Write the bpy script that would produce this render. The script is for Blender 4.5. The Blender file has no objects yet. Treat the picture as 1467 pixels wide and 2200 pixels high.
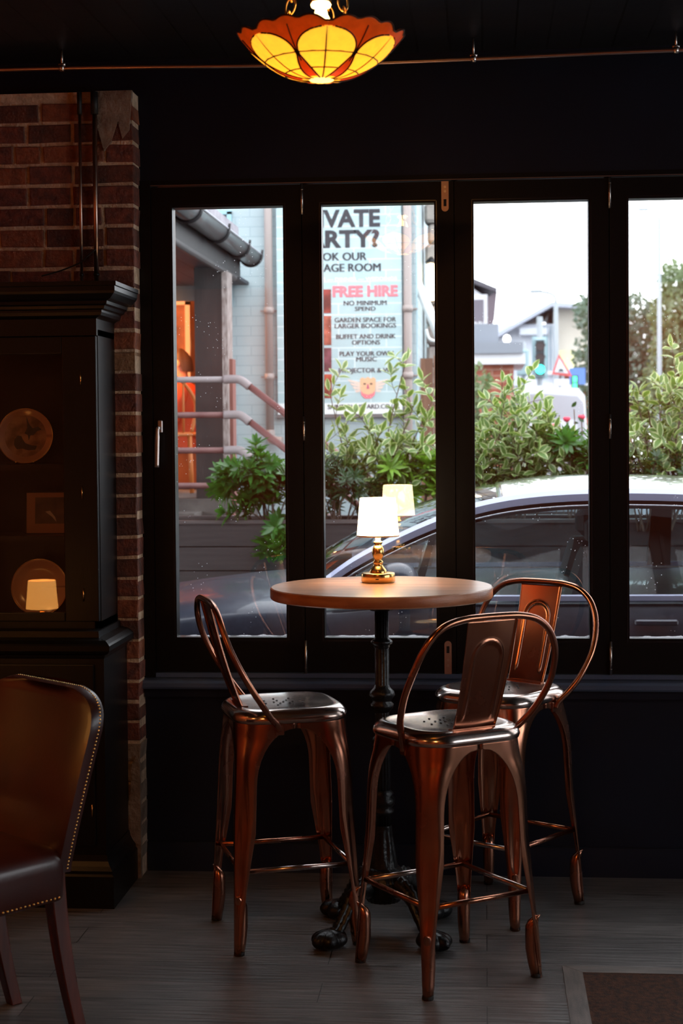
import bpy, math, random
from mathutils import Vector, Matrix
PI = math.pi; sin = math.sin; cos = math.cos
SC = bpy.context.scene
COL = SC.collection

# ------------------------------------------------------------------ camera
F = 3496.9; H = 1.5613; PITCH = .0333; ROLL = -.0082; YAW = .0877
fw = Vector((-sin(YAW)*cos(PITCH), cos(YAW)*cos(PITCH), -sin(PITCH)))
rt = Vector((cos(YAW), sin(YAW), 0)); up = rt.cross(fw)
R_ = rt*cos(ROLL) + up*sin(ROLL); U_ = -rt*sin(ROLL) + up*cos(ROLL)
cam = bpy.data.cameras.new('camera'); camo = bpy.data.objects.new('camera', cam); COL.objects.link(camo)
M = Matrix((R_, U_, -fw)).transposed().to_4x4(); M.translation = (0, 0, H); camo.matrix_world = M
cam.sensor_fit = 'VERTICAL'; cam.sensor_height = 36; cam.lens = F/2200*36
cam.shift_y = -(1100 - 1039.7)/2200
cam.clip_start = .05; cam.clip_end = 400
cam.dof.use_dof = True; cam.dof.focus_distance = 5.3; cam.dof.aperture_fstop = 5.0
SC.camera = camo
# ------------------------------------------------------------------ world, lights, exposure
w = bpy.data.worlds.new('overcast_sky'); SC.world = w; w.use_nodes = True
wn = w.node_tree; bg = wn.nodes['Background']; bg.inputs[0].default_value = (.90, .95, 1, 1); bg.inputs[1].default_value = 4.4
SC.view_settings.view_transform = 'Standard'; SC.view_settings.look = 'None'
SC.view_settings.exposure = 0.0; SC.view_settings.gamma = 1; SC.view_settings.use_curve_mapping = False
SC.cycles.use_denoising = True
SC.cycles.max_bounces = 8; SC.cycles.transparent_max_bounces = 16
SC.cycles.sample_clamp_indirect = 6.0; SC.cycles.caustics_reflective = False; SC.cycles.caustics_refractive = False
def point(name, loc, watt, colr, rad=.06):
    l = bpy.data.lights.new(name, 'POINT'); l.energy = watt; l.color = colr; l.shadow_soft_size = rad
    o = bpy.data.objects.new(name, l); o.location = loc; COL.objects.link(o); return o
WARM = (1, .42, .12)
def down(name, loc, watt, colr, size, aim=(0, 0, -1)):
    l = bpy.data.lights.new(name, 'AREA'); l.energy = watt; l.color = colr; l.size = size
    o = bpy.data.objects.new(name, l); o.location = loc; o.rotation_euler = Vector(aim).to_track_quat('-Z', 'Y').to_euler(); COL.objects.link(o); return o
down('warm_wall_fill', (-2.3, 2.2, 2.7), 13, WARM, .35, (-.55, 0, -1))  # added unseen area lights that warm the walls mirrored in the copper
down('warm_wall_fill', (-1.6, -2.6, 2.7), 24, WARM, .35, (0, -.5, -1))
down('warm_wall_fill', (1.6, -2.6, 2.7), 24, WARM, .35, (0, -.5, -1))
down('warm_floor_fill', (-.4, 1.1, 2.8), 27, WARM, .2)  # added unseen fill, warms the floor and the table rim
down('warm_side_fill', (-2.45, 4.0, 2.3), 11, WARM, .25, (-1, .1, -1.1))  # added unseen fill on the left wall, for the glow in a stool back
down('annex_spot', (-2.7, 12.2, 2.6), 45, (1, .34, .07), .3, (.1, .8, -.7))
down('annex_spot', (-3.9, 12.6, 2.6), 40, (1, .34, .07), .3, (.2, .8, -.7))

# ------------------------------------------------------------------ materials
def lin(r, g, b):
    f = lambda c: (c/255/12.92 if c/255 <= .04045 else ((c/255+.055)/1.055)**2.4)
    return (f(r), f(g), f(b), 1)
MATS = {}
def mat(name, c, rough=.5, metal=0, c2=None, scale=8, stretch=(1, 1, 1), bump=0, bscale=60, emit=0, ecol=None, coat=0, spec=.5, trans=0, detail=4, lo=.35, hi=.65, rvar=0):
    if name in MATS: return MATS[name]
    m = bpy.data.materials.new(name); MATS[name] = m; m.use_nodes = True
    nt = m.node_tree; N = nt.nodes; L = nt.links; b = N['Principled BSDF']
    if len(c) == 3: c = (*c, 1)
    b.inputs['Base Color'].default_value = c; b.inputs['Roughness'].default_value = rough
    b.inputs['Metallic'].default_value = metal; b.inputs['Specular IOR Level'].default_value = spec
    b.inputs['Coat Weight'].default_value = coat; b.inputs['Coat Roughness'].default_value = .05
    if trans: b.inputs['Transmission Weight'].default_value = trans
    if emit:
        b.inputs['Emission Color'].default_value = (*(ecol or c)[:3], 1); b.inputs['Emission Strength'].default_value = emit
    if c2 or bump or rvar:
        tc = N.new('ShaderNodeTexCoord'); mp = N.new('ShaderNodeMapping'); mp.inputs['Scale'].default_value = stretch
        L.new(tc.outputs['Object'], mp.inputs[0])
    if c2 or rvar:
        n = N.new('ShaderNodeTexNoise'); n.inputs['Scale'].default_value = scale; n.inputs['Detail'].default_value = detail
        L.new(mp.outputs[0], n.inputs['Vector'])
    if c2:
        if len(c2) == 3: c2 = (*c2, 1)
        r = N.new('ShaderNodeValToRGB'); r.color_ramp.elements[0].color = c; r.color_ramp.elements[1].color = c2
        r.color_ramp.elements[0].position = lo; r.color_ramp.elements[1].position = hi
        L.new(n.outputs['Fac'], r.inputs[0]); L.new(r.outputs[0], b.inputs['Base Color'])
    if rvar:
        mr = N.new('ShaderNodeMapRange'); mr.inputs[3].default_value = rough; mr.inputs[4].default_value = rough+rvar
        mr.inputs[1].default_value = .35; mr.inputs[2].default_value = .7
        L.new(n.outputs['Fac'], mr.inputs[0]); L.new(mr.outputs[0], b.inputs['Roughness'])
    if bump:
        n2 = N.new('ShaderNodeTexNoise'); n2.inputs['Scale'].default_value = bscale; n2.inputs['Detail'].default_value = 5
        L.new(mp.outputs[0], n2.inputs['Vector']); bp = N.new('ShaderNodeBump'); bp.inputs['Strength'].default_value = bump
        bp.inputs['Distance'].default_value = .01; L.new(n2.outputs['Fac'], bp.inputs['Height']); L.new(bp.outputs[0], b.inputs['Normal'])
    return m
def brick_mat(name, c1, c2, mortar, bw, bh, ms=.008, rough=.8, bump=.3, off=.5, plane='XZ', grain=None, noise_amt=.35):
    m = bpy.data.materials.new(name); m.use_nodes = True; nt = m.node_tree; N = nt.nodes; L = nt.links; b = N['Principled BSDF']
    tc = N.new('ShaderNodeTexCoord'); sp = N.new('ShaderNodeSeparateXYZ'); cb = N.new('ShaderNodeCombineXYZ')
    L.new(tc.outputs['Object'], sp.inputs[0]); L.new(sp.outputs[plane[0]], cb.inputs[0]); L.new(sp.outputs[plane[1]], cb.inputs[1])
    br = N.new('ShaderNodeTexBrick'); br.inputs['Scale'].default_value = 1; br.inputs['Brick Width'].default_value = bw
    br.inputs['Row Height'].default_value = bh; br.inputs['Mortar Size'].default_value = ms; br.inputs['Mortar Smooth'].default_value = .15
    br.inputs['Color1'].default_value = c1; br.inputs['Color2'].default_value = c2; br.inputs['Mortar'].default_value = mortar
    br.offset = off; L.new(cb.outputs[0], br.inputs['Vector'])
    mp = N.new('ShaderNodeMapping'); mp.inputs['Scale'].default_value = grain or (9, 9, 9); L.new(tc.outputs['Object'], mp.inputs[0])
    n = N.new('ShaderNodeTexNoise'); n.inputs['Scale'].default_value = 1; n.inputs['Detail'].default_value = 6; L.new(mp.outputs[0], n.inputs['Vector'])
    mr = N.new('ShaderNodeMapRange'); mr.inputs[1].default_value = .25; mr.inputs[2].default_value = .75
    mr.inputs[3].default_value = 1-noise_amt; mr.inputs[4].default_value = 1+noise_amt; L.new(n.outputs['Fac'], mr.inputs[0])
    mx = N.new('ShaderNodeVectorMath'); mx.operation = 'SCALE'; L.new(br.outputs['Color'], mx.inputs[0]); L.new(mr.outputs[0], mx.inputs['Scale'])
    L.new(mx.outputs[0], b.inputs['Base Color']); b.inputs['Roughness'].default_value = rough
    ad = N.new('ShaderNodeMath'); ad.operation = 'SUBTRACT'; L.new(n.outputs['Fac'], ad.inputs[0]); L.new(br.outputs['Fac'], ad.inputs[1])
    bp = N.new('ShaderNodeBump'); bp.inputs['Strength'].default_value = bump; bp.inputs['Distance'].default_value = .006
    L.new(ad.outputs[0], bp.inputs['Height']); L.new(bp.outputs[0], b.inputs['Normal'])
    MATS[name] = m; return m
def glass_mat(name, tint=(1, 1, 1, 1), f0=.045, dirt=0.0):
    m = bpy.data.materials.new(name); m.use_nodes = True; nt = m.node_tree; N = nt.nodes; L = nt.links
    for n in list(N): N.remove(n)
    out = N.new('ShaderNodeOutputMaterial'); tr = N.new('ShaderNodeBsdfTransparent'); tr.inputs[0].default_value = tint
    gl = N.new('ShaderNodeBsdfGlossy'); gl.inputs['Roughness'].default_value = 0.0; gl.inputs[0].default_value = (1, 1, 1, 1)
    g = N.new('ShaderNodeNewGeometry'); dt = N.new('ShaderNodeVectorMath'); dt.operation = 'DOT_PRODUCT'
    L.new(g.outputs['Normal'], dt.inputs[0]); L.new(g.outputs['Incoming'], dt.inputs[1])
    ab = N.new('ShaderNodeMath'); ab.operation = 'ABSOLUTE'; L.new(dt.outputs['Value'], ab.inputs[0])
    s1 = N.new('ShaderNodeMath'); s1.operation = 'SUBTRACT'; s1.inputs[0].default_value = 1; L.new(ab.outputs[0], s1.inputs[1])
    pw = N.new('ShaderNodeMath'); pw.operation = 'POWER'; pw.inputs[1].default_value = 5; L.new(s1.outputs[0], pw.inputs[0])
    ma = N.new('ShaderNodeMath'); ma.operation = 'MULTIPLY_ADD'; ma.inputs[1].default_value = 1-f0; ma.inputs[2].default_value = f0; L.new(pw.outputs[0], ma.inputs[0])
    mx = N.new('ShaderNodeMixShader'); L.new(ma.outputs[0], mx.inputs[0]); L.new(tr.outputs[0], mx.inputs[1]); L.new(gl.outputs[0], mx.inputs[2])
    last = mx
    if dirt:
        df = N.new('ShaderNodeBsdfTranslucent'); df.inputs[0].default_value = (.85, .85, .9, 1)
        tc = N.new('ShaderNodeTexCoord'); n = N.new('ShaderNodeTexVoronoi'); n.inputs['Scale'].default_value = 75; L.new(tc.outputs['Object'], n.inputs['Vector'])
        lt = N.new('ShaderNodeMath'); lt.operation = 'LESS_THAN'; lt.inputs[1].default_value = .085; L.new(n.outputs['Distance'], lt.inputs[0])
        n2 = N.new('ShaderNodeTexNoise'); n2.inputs['Scale'].default_value = 6; L.new(tc.outputs['Object'], n2.inputs['Vector'])
        gt = N.new('ShaderNodeMath'); gt.operation = 'GREATER_THAN'; gt.inputs[1].default_value = .55; L.new(n2.outputs['Fac'], gt.inputs[0])
        mm = N.new('ShaderNodeMath'); mm.operation = 'MULTIPLY'; L.new(lt.outputs[0], mm.inputs[0]); L.new(gt.outputs[0], mm.inputs[1])
        sz = N.new('ShaderNodeSeparateXYZ'); L.new(tc.outputs['Object'], sz.inputs[0])
        n4 = N.new('ShaderNodeTexNoise'); n4.inputs['Scale'].default_value = 16; n4.inputs['Detail'].default_value = 3; L.new(tc.outputs['Object'], n4.inputs['Vector'])
        k4 = N.new('ShaderNodeMath'); k4.operation = 'MULTIPLY_ADD'; k4.inputs[1].default_value = .030; k4.inputs[2].default_value = .1125; L.new(n4.outputs['Fac'], k4.inputs[0])
        l4 = N.new('ShaderNodeMath'); l4.operation = 'LESS_THAN'; L.new(sz.outputs['Z'], l4.inputs[0]); L.new(k4.outputs[0], l4.inputs[1])
        h4 = N.new('ShaderNodeMath'); h4.operation = 'MULTIPLY'; h4.inputs[1].default_value = .35; L.new(l4.outputs[0], h4.inputs[0])
        m5 = N.new('ShaderNodeMath'); m5.operation = 'MAXIMUM'; L.new(mm.outputs[0], m5.inputs[0]); L.new(h4.outputs[0], m5.inputs[1])
        m3 = N.new('ShaderNodeMath'); m3.operation = 'MULTIPLY'; m3.inputs[1].default_value = dirt; L.new(m5.outputs[0], m3.inputs[0])
        mx2 = N.new('ShaderNodeMixShader'); L.new(m3.outputs[0], mx2.inputs[0]); L.new(mx.outputs[0], mx2.inputs[1]); L.new(df.outputs[0], mx2.inputs[2]); last = mx2
    L.new(last.outputs[0], out.inputs[0]); MATS[name] = m; return m

# ------------------------------------------------------------------ mesh builder
class MB:
    def __init__(s): s.v = []; s.f = []; s.m = []; s.s = []
    def add(s, vs, fs, mi=0, sm=False):
        o = len(s.v); s.v += [Vector(v) for v in vs]
        for f in fs: s.f.append([i+o for i in f]); s.m.append(mi); s.s.append(sm)
        return s
    def box(s, a, b, mi=0, bev=0):
        x0, y0, z0 = [min(a[i], b[i]) for i in range(3)]; x1, y1, z1 = [max(a[i], b[i]) for i in range(3)]
        if not bev:
            return s.add([(x0,y0,z0),(x1,y0,z0),(x1,y1,z0),(x0,y1,z0),(x0,y0,z1),(x1,y0,z1),(x1,y1,z1),(x0,y1,z1)],
                         [(0,3,2,1),(4,5,6,7),(0,1,5,4),(1,2,6,5),(2,3,7,6),(3,0,4,7)], mi)
        e = bev; rings = []
        for z, k in ((z0, e), (z0+e, 0), (z1-e, 0), (z1, e)):
            X0, X1, Y0, Y1 = x0+k, x1-k, y0+k, y1-k
            c = e if k == 0 else e*.4
            rings.append([(X0+c,Y0,z),(X1-c,Y0,z),(X1,Y0+c,z),(X1,Y1-c,z),(X1-c,Y1,z),(X0+c,Y1,z),(X0,Y1-c,z),(X0,Y0+c,z)])
        return s.loft(rings, mi=mi, closed=True, cap=True)
    def loft(s, rings, mi=0, sm=False, closed=True, cap=False):
        n = len(rings[0]); vs = [p for r in rings for p in r]; fs = []
        for i in range(len(rings)-1):
            for j in range(n if closed else n-1):
                k = (j+1) % n; fs.append((i*n+j, i*n+k, (i+1)*n+k, (i+1)*n+j))
        o = len(s.v); s.add(vs, fs, mi, sm)
        if cap:
            s.f.append([o+j for j in range(n)][::-1]); s.m.append(mi); s.s.append(False)
            q = o+(len(rings)-1)*n; s.f.append([q+j for j in range(n)]); s.m.append(mi); s.s.append(False)
        return s
    def tube(s, path, r, n=12, mi=0, cap=True, closed=False, sm=True):
        P = [Vector(p) for p in path]; rr = r if isinstance(r, (list, tuple)) else [r]*len(P); rings = []
        m = len(P); T = []
        for i in range(m):
            a = P[(i-1) % m] if (closed or i > 0) else P[i]; b = P[(i+1) % m] if (closed or i < m-1) else P[i]
            T.append((b-a).normalized())
        u = T[0].orthogonal().normalized()
        for i in range(m):
            u = (u - T[i]*u.dot(T[i]))
            u = u.normalized() if u.length > 1e-6 else T[i].orthogonal().normalized()
            v = T[i].cross(u)
            rings.append([tuple(P[i]+(u*cos(2*PI*k/n)+v*sin(2*PI*k/n))*rr[i]) for k in range(n)])
        if closed: rings.append(rings[0]); cap = False
        return s.loft(rings, mi, sm, True, cap)
    def lathe(s, prof, c=(0, 0, 0), n=32, mi=0, sm=True, cap=False, flute=0, fn=16):
        rings = []
        for r, z in prof:
            rings.append([(c[0]+r*(1-flute*(.5+.5*cos(fn*2*PI*k/n)))*cos(2*PI*k/n), c[1]+r*(1-flute*(.5+.5*cos(fn*2*PI*k/n)))*sin(2*PI*k/n), c[2]+z) for k in range(n)])
        return s.loft(rings, mi, sm, True, cap)
    def prism(s, poly, d, mi=0):   # poly list of 3D pts, extruded by vector d
        d = Vector(d); a = [Vector(p) for p in poly]; return s.loft([a, [p+d for p in a]], mi, False, True, True)
    def grid(s, fn, nu, nv, mi=0, sm=True, matf=None):
        vs = [fn(i/nu, j/nv) for j in range(nv+1) for i in range(nu+1)]
        o = len(s.v); s.v += [Vector(v) for v in vs]
        for j in range(nv):
            for i in range(nu):
                a = j*(nu+1)+i; s.f.append([o+a, o+a+1, o+a+nu+2, o+a+nu+1]); s.s.append(sm)
                s.m.append(matf((i+.5)/nu, (j+.5)/nv) if matf else mi)
        return s
def mesh(name, mb, mats):
    me = bpy.data.meshes.new(name); me.from_pydata([tuple(v) for v in mb.v], [], mb.f); me.validate(verbose=False)
    for m in (mats if isinstance(mats, (list, tuple)) else [mats]): me.materials.append(m)
    if len(me.polygons) == len(mb.m):
        me.polygons.foreach_set('material_index', mb.m); me.polygons.foreach_set('use_smooth', mb.s)
    return me
def xf(root):
    return Matrix.Translation(root.location) @ root.rotation_euler.to_matrix().to_4x4()
def obj(name, mb, mats, parent=None, world=None, label=None):
    """world=root: mb is in world coordinates, bring it into that thing's frame"""
    if world is not None:
        I = xf(world).inverted(); mb.v = [I @ v for v in mb.v]
    o = bpy.data.objects.new(name, mesh(name, mb, mats)); COL.objects.link(o)
    if parent is not None: o.parent = parent
    if label: o['label'] = label
    return o
def tag(o, label, cat, group=None, kind=None):
    o['label'] = label; o['category'] = cat
    if group: o['group'] = group
    if kind: o['kind'] = kind
    return o
def thing(name, label, cat, loc=(0, 0, 0), rz=0, group=None, rot=None):
    o = bpy.data.objects.new(name, None); COL.objects.link(o); o.empty_display_size = .1
    o.location = loc; o.rotation_euler = rot or (0, 0, rz)
    return tag(o, label, cat, group)
def single(name, mb, mats, label, cat, base, group=None, kind=None):
    b = Vector(base); mb.v = [v-b for v in mb.v]
    o = obj(name, mb, mats); o.location = b; return tag(o, label, cat, group, kind)
def struct(name, mb, mats, parent=None):
    o = obj(name, mb, mats, parent)
    if parent is None: o['kind'] = 'structure'
    return o
def children(o): return list(o.children)
def dup(root, loc, rz, label, group=None):
    kids = {}
    for o in bpy.data.objects: kids.setdefault(o.parent, []).append(o)
    def cp(o, par):
        c = o.copy(); COL.objects.link(c); c.parent = par
        for k in kids.get(o, []): cp(k, c)
        return c
    r = cp(root, None); r.location = loc; r.rotation_euler = (0, 0, rz); r['label'] = label
    if group: r['group'] = group
    return r
def solid(o, t, off=0):
    m = o.modifiers.new('thickness', 'SOLIDIFY'); m.thickness = t; m.offset = off; return o
def bevel(o, w_, seg=2):
    m = o.modifiers.new('bevel', 'BEVEL'); m.width = w_; m.segments = seg; m.limit_method = 'ANGLE'; return o
def spline(pts, n=8, closed=False):
    P = [Vector(p) for p in pts]; out = []; m = len(P)
    for i in range(m if closed else m-1):
        g = lambda k: P[k % m] if closed else P[max(0, min(m-1, k))]
        a, b, c, d = g(i-1), g(i), g(i+1), g(i+2)
        for k in range(n):
            t = k/n; out.append(.5*((2*b)+(-a+c)*t+(2*a-5*b+4*c-d)*t*t+(-a+3*b-3*c+d)*t*t*t))
    if not closed: out.append(P[-1])
    return out

# colours
NAVY = mat('navy_paint', lin(14, 22, 36), .42, spec=.3, c2=lin(10, 16, 27), scale=3, bump=.05, bscale=40)
BLACKP = mat('black_paint', lin(10, 10, 12), .38, bump=.04, bscale=50, spec=.22)
CEIL = brick_mat('ceiling_boards', lin(24, 26, 31), lin(19, 21, 26), lin(4, 4, 5), .11, 6.0, .004, .45, .3, 0, 'XY', noise_amt=.1)
FLOOR = brick_mat('floor_planks', lin(104, 101, 100), lin(84, 82, 82), lin(22, 20, 20), 1.25, .156, .0016, .40, .5, .37, 'XY', grain=(5, 75, 20), noise_amt=.62)
COPPER = mat('copper', (.50, .215, .125), .17, 1, c2=(.36, .15, .10), scale=7, rvar=.14, bump=.03, bscale=9)
COPPER_SEAT = mat('worn_copper_seat', (.66, .57, .53), .15, 1, c2=(.52, .38, .32), scale=7, rvar=.10)
IRON = mat('cast_iron', lin(22, 22, 24), .32, .3, bump=.25, bscale=90)
BRASS = mat('brass', (.72, .42, .14), .2, 1)
STEEL = mat('satin_steel', (.62, .56, .52), .32, 1)
DARKWOOD = mat('black_stained_oak', lin(12, 11, 13), .36, spec=.32, c2=lin(8, 7, 8), scale=5, stretch=(8, 8, .8), bump=.06, bscale=40)
GLASS = glass_mat('window_glass', f0=.075, dirt=.75)
CABGLASS = glass_mat('cabinet_glass', (.92, .92, .9, 1), f0=.036)

# ------------------------------------------------------------------ the room
D = 5.67; CZ = 2.86
XL, XR, YB = -3.0, 4.2, -3.4
struct('floor', MB().box((XL-.2, YB-.2, -.12), (XR+.2, D+.16, 0)), FLOOR)
struct('ceiling', MB().box((XL-.2, YB-.2, CZ), (XR+.2, D+.16, CZ+.12)), CEIL)
mb = MB()
mb.box((XL-.2, D, 0), (XR+.2, D+.15, .655)); mb.box((XL-.2, D, 2.44), (XR+.2, D+.15, CZ)); mb.box((XL-.2, D, .655), (-1.235, D+.15, 2.44))
mb.box((3.1, D, .655), (XR+.2, D+.15, 2.44))
struct('wall_front', mb, NAVY)
struct('wall_left', MB().box((XL-.2, YB-.2, 0), (XL, D, CZ)), mat('dark_plaster', lin(150, 88, 58), .8, bump=.1))
struct('wall_back', MB().box((XL, YB-.2, 0), (XR+.2, YB, CZ)), mat('dark_plaster', lin(40, 28, 24)))
mb = MB(); x0, x1 = XR, XR+.2
mb.box((x0, YB, 0), (x1, D, .75)); mb.box((x0, YB, 2.35), (x1, D, CZ)); mb.box((x0, YB, .75), (x1, 1.2, 2.35)); mb.box((x0, 4.6, .75), (x1, D, 2.35)); mb.box((x0, 2.8, .75), (x1, 3.0, 2.35))
struct('wall_right', mb, mat('right_plaster', lin(60, 44, 38), .8))
# skirting band with its fine bead, sill, track
mb = MB(); mb.box((-1.2, D-.012, 0), (3.9, D, .1)); mb.box((-1.2, D-.0145, .0995), (3.9, D, .1035))
struct('baseboard_front', mb, mat('skirting_paint', lin(17, 25, 38), .3))
mb = MB(); sec = [(D+.02, .655), (D-.05, .655), (D-.055, .662), (D-.055, .676), (D-.048, .684), (D+.02, .69)]
mb.loft([[(x, y, z) for y, z in sec] for x in (-1.222, 3.9)], closed=True, cap=True)
mb.box((-1.2, D-.03, .625), (3.9, D, .655), 1); mb.box((-1.2, D-.006, .69), (3.9, D+.05, .706))
struct('trim_1', mb, [mat('sill_highlight_paint', lin(74, 84, 104), .34, bump=.03), NAVY])  # sill colour lightened to stand for the highlight along it
mb = MB(); mb.box((-1.2, D-.008, 2.4205), (3.15, D-.004, 2.4235)); mb.box((-1.2, D-.004, 2.42), (3.15, D+.1, 2.44), 1)
struct('trim_2', mb, [mat('track_metal', lin(120, 108, 104), .4, .8), BLACKP])
# timber post frame at the left of the sashes
mb = MB(); mb.box((-1.24, D-.012, .69), (-1.163, D+.1, 2.44)); mb.box((-1.24, D-.004, 2.36), (-1.17, D, 2.44))
struct('trim_3', mb, BLACKP)

# ---- folding window sashes
Z0, Z1 = .709, 2.416; GZ0, GZ1 = .832, 2.344
BEADM = mat('bead_paint', lin(30, 31, 36), .2)
def sash(i, xa, xb, ga, gb):
    root = bpy.data.objects.new('window_%d' % i, None); COL.objects.link(root); root.location = ((xa+xb)/2, D, Z0); root['kind'] = 'structure'
    g = .0015; mb = MB()
    y0, y1 = D-.004, D+.055
    mb.box((xa+g, y0, Z0), (ga, y1, Z1)); mb.box((gb, y0, Z0), (xb-g, y1, Z1)); mb.box((ga, y0, Z0), (gb, y1, GZ0)); mb.box((ga, y0, GZ1), (gb, y1, Z1))
    mb.box((xa-.012, y1-.001, Z0-.004), (xa+.012, y1+.012, Z1+.03)); obj('sash_frame', mb, BLACKP, root, world=root)
    mb = MB()
    for k, (t, yy) in enumerate(((.009, D+.003), (.0045, D+.012))):
        for (a, b) in (((ga-0, GZ0), (ga+t, GZ1)), ((gb-t, GZ0), (gb, GZ1)), ((ga, GZ0), (gb, GZ0+t)), ((ga, GZ1-t), (gb, GZ1))):
            # stepped bead sits on the frame round the pane
            mb.box((a[0]-(.006 if k == 0 else 0), yy-.004, a[1]-(.006 if k == 0 else 0)), (b[0]-(t*.8 if k == 0 else t*.5), yy+.012, b[1]))
    mb2 = MB(); t = .0035
    for (xa_, za_, xb_, zb_) in ((ga-.008, GZ0-.008, ga-.008+t, GZ1+.006), (gb+.006, GZ0-.008, gb+.006+t, GZ1+.006), (ga-.008, GZ0-.012, gb+.008, GZ0-.009), (ga-.006, GZ1+.006, gb+.006, GZ1+.009)):
        mb2.box((xa_, D-.006, za_), (xb_, D-.002, zb_))
    obj('glazing_bead', mb2, BEADM, root, world=root)
    mb = MB(); mb.box((ga-.004, D+.028, GZ0-.004), (gb+.004, D+.032, GZ1+.004)); obj('glass_pane', mb, GLASS, root, world=root)
    return root
sashes = []
spec = [(-1.163, -.63, -1.087, -.696), (-.63, -.10, -.561, -.169), (-.10, .43, -.033, .36), (.43, .96, .496, .889), (.96, 1.49, 1.026, 1.419), (1.49, 2.02, 1.556, 1.949), (2.02, 2.55, 2.086, 2.479), (2.55, 3.08, 2.616, 3.009)]
for i, s in enumerate(spec): sashes.append(sash(i+1, *s))
HIN = mat('hinge_steel', (.66, .58, .53), .3, 1)
for si, x in ((1, -.63), (3, .43), (5, 1.49)):
    for za, zb in ((.706, .822), (1.522, 1.609), (2.312, 2.418)):
        mb = MB(); mb.tube([(x+.0015, D-.008, za), (x+.0015, D-.008, zb)], .0045, 12)
        for z in (za+.02, (za+zb)/2, zb-.02): mb.tube([(x+.0015, D-.008, z-.001), (x+.0015, D-.008, z+.001)], .0052, 12)
        obj('hinge', mb, HIN, sashes[si], world=sashes[si])
def plate(root, x, za, zb, flip):
    mb = MB(); w_ = .0125; pts = []
    ends = (zb-w_) if not flip else (za+w_)
    for k in range(9):
        a = PI*k/8; pts.append((x+w_*cos(a), D-.004, ends+(w_*sin(a) if not flip else -w_*sin(a))))
    pts += [(x-w_, D-.004, za if not flip else zb), (x+w_, D-.004, za if not flip else zb)]
    mb.prism(pts, (0, -.004, 0))
    o = obj('bolt_plate', mb, mat('bolt_steel', (.62, .46, .38), .38, 1), root, world=root)
    mb = MB(); c = (zb-.03) if not flip else (za+.03); mb.box((x-.005, D-.0095, c-.012), (x+.005, D-.0075, c+.012))
    obj('slot', mb, mat('slot_black', lin(6, 5, 5), .6), o)
    for v in o.children: v.data.transform(xf(root).inverted())
    for z in ((za+.03, za+.05) if not flip else (zb-.02, zb-.035)):
        mb = MB(); mb.tube([(x, D-.007, z), (x, D-.011, z)], .0045, 10); s = obj('screw', mb, HIN, o); s.data.transform(xf(root).inverted())
plate(sashes[1], -.13, .706, .822, False); plate(sashes[1], -.131, 2.312, 2.416, True)
# handle on the first sash
mb = MB(); mb.box((-1.146, D-.016, 1.555), (-1.128, D-.004, 1.60), bev=.003)
mb.tube(spline([(-1.137, D-.012, 1.572), (-1.137, D-.045, 1.572), (-1.139, D-.05, 1.562), (-1.141, D-.05, 1.50), (-1.143, D-.05, 1.435)], 5), [.0065]*12+[.008]*9, 10)
obj('handle', mb, mat('handle_satin', (.50, .43, .41), .36, 1), sashes[0], world=sashes[0])

# ---- brick pier (real bricks bedded in mortar)
random.seed(5)
PX, PY = -1.202, 5.57
BR = [mat('brick_red', lin(128, 70, 54), .85, c2=lin(84, 48, 42), scale=30, bump=.7, bscale=90),
      mat('brick_dark', lin(74, 46, 40), .85, c2=lin(104, 58, 44), scale=24, bump=.7, bscale=90),
      mat('brick_orange', lin(146, 84, 56), .85, c2=lin(112, 62, 44), scale=30, bump=.7, bscale=90),
      mat('brick_buff', lin(150, 116, 88), .85, c2=lin(120, 88, 66), scale=26, bump=.7, bscale=90),
      mat('mortar', lin(214, 186, 160), .95, c2=lin(178, 150, 126), scale=30, bump=.8, bscale=120),
      mat('old_plaster', lin(150, 132, 116), .9, c2=lin(112, 92, 78), scale=14, bump=.8, bscale=60)]
mb = MB(); mb.box((XL, PY+.0005, 0), (PX-.002, D, 2.735), 4)
CH = .0718; row = 0; z = .045
while z < 2.70:
    x = PX+.0; first = True
    while x > -2.75:
        L_ = (random.choice([.105, .215]) if first else random.choice([.105, .16, .215, .215])); L_ += random.uniform(-.006, .006)
        xa = max(x-L_, -2.99); mi = random.choices([0, 1, 2, 3], [5, 4, 2.2, .7])[0]
        if z < .42 and x > -1.9: mi = 5
        j = lambda a=.0025: random.uniform(-a, a)
        e = .0062; X0, X1, za, zb = xa+e, x-(0 if first else e), z+e, z+CH-e
        yo = PY-.003+j(.0035)
        P = [(X0+j(), yo, za+j()), (X1+j(.003), yo+j(), za+j()), (X1+j(.003), yo+j(), zb+j()), (X0+j(), yo, zb+j())]
        B = [(p[0], D, p[2]) for p in P]; c_ = .003
        I = [(P[0][0]+c_, yo-c_, P[0][2]+c_), (P[1][0]-c_, yo-c_, P[1][2]+c_), (P[2][0]-c_, yo-c_, P[2][2]-c_), (P[3][0]+c_, yo-c_, P[3][2]-c_)]
        mb.loft([B, P, I], mi, cap=True)
        x = xa; first = False
    z += CH; row += 1
# ragged plaster left at the top corner and down the foot
random.seed(8)
pts = [(PX+.0, 2.735), (PX-.01, 2.60), (PX-.035, 2.57), (PX-.05, 2.63), (PX-.075, 2.56), (PX-.10, 2.53), (PX-.125, 2.62), (PX-.14, 2.69), (PX-.13, 2.735)]
mb.prism([(x_, PY-.012, z_) for x_, z_ in pts], (0, .02, 0), 5)
pts = [(PX+.0, .0), (PX, .40), (PX-.012, .43), (PX-.03, .40), (PX-.035, .3), (PX-.055, .22), (PX-.06, 0)]
mb.prism([(x_, PY-.013, z_) for x_, z_ in pts], (0, .02, 0), 5)
struct('wall_pier', mb, BR)

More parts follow.
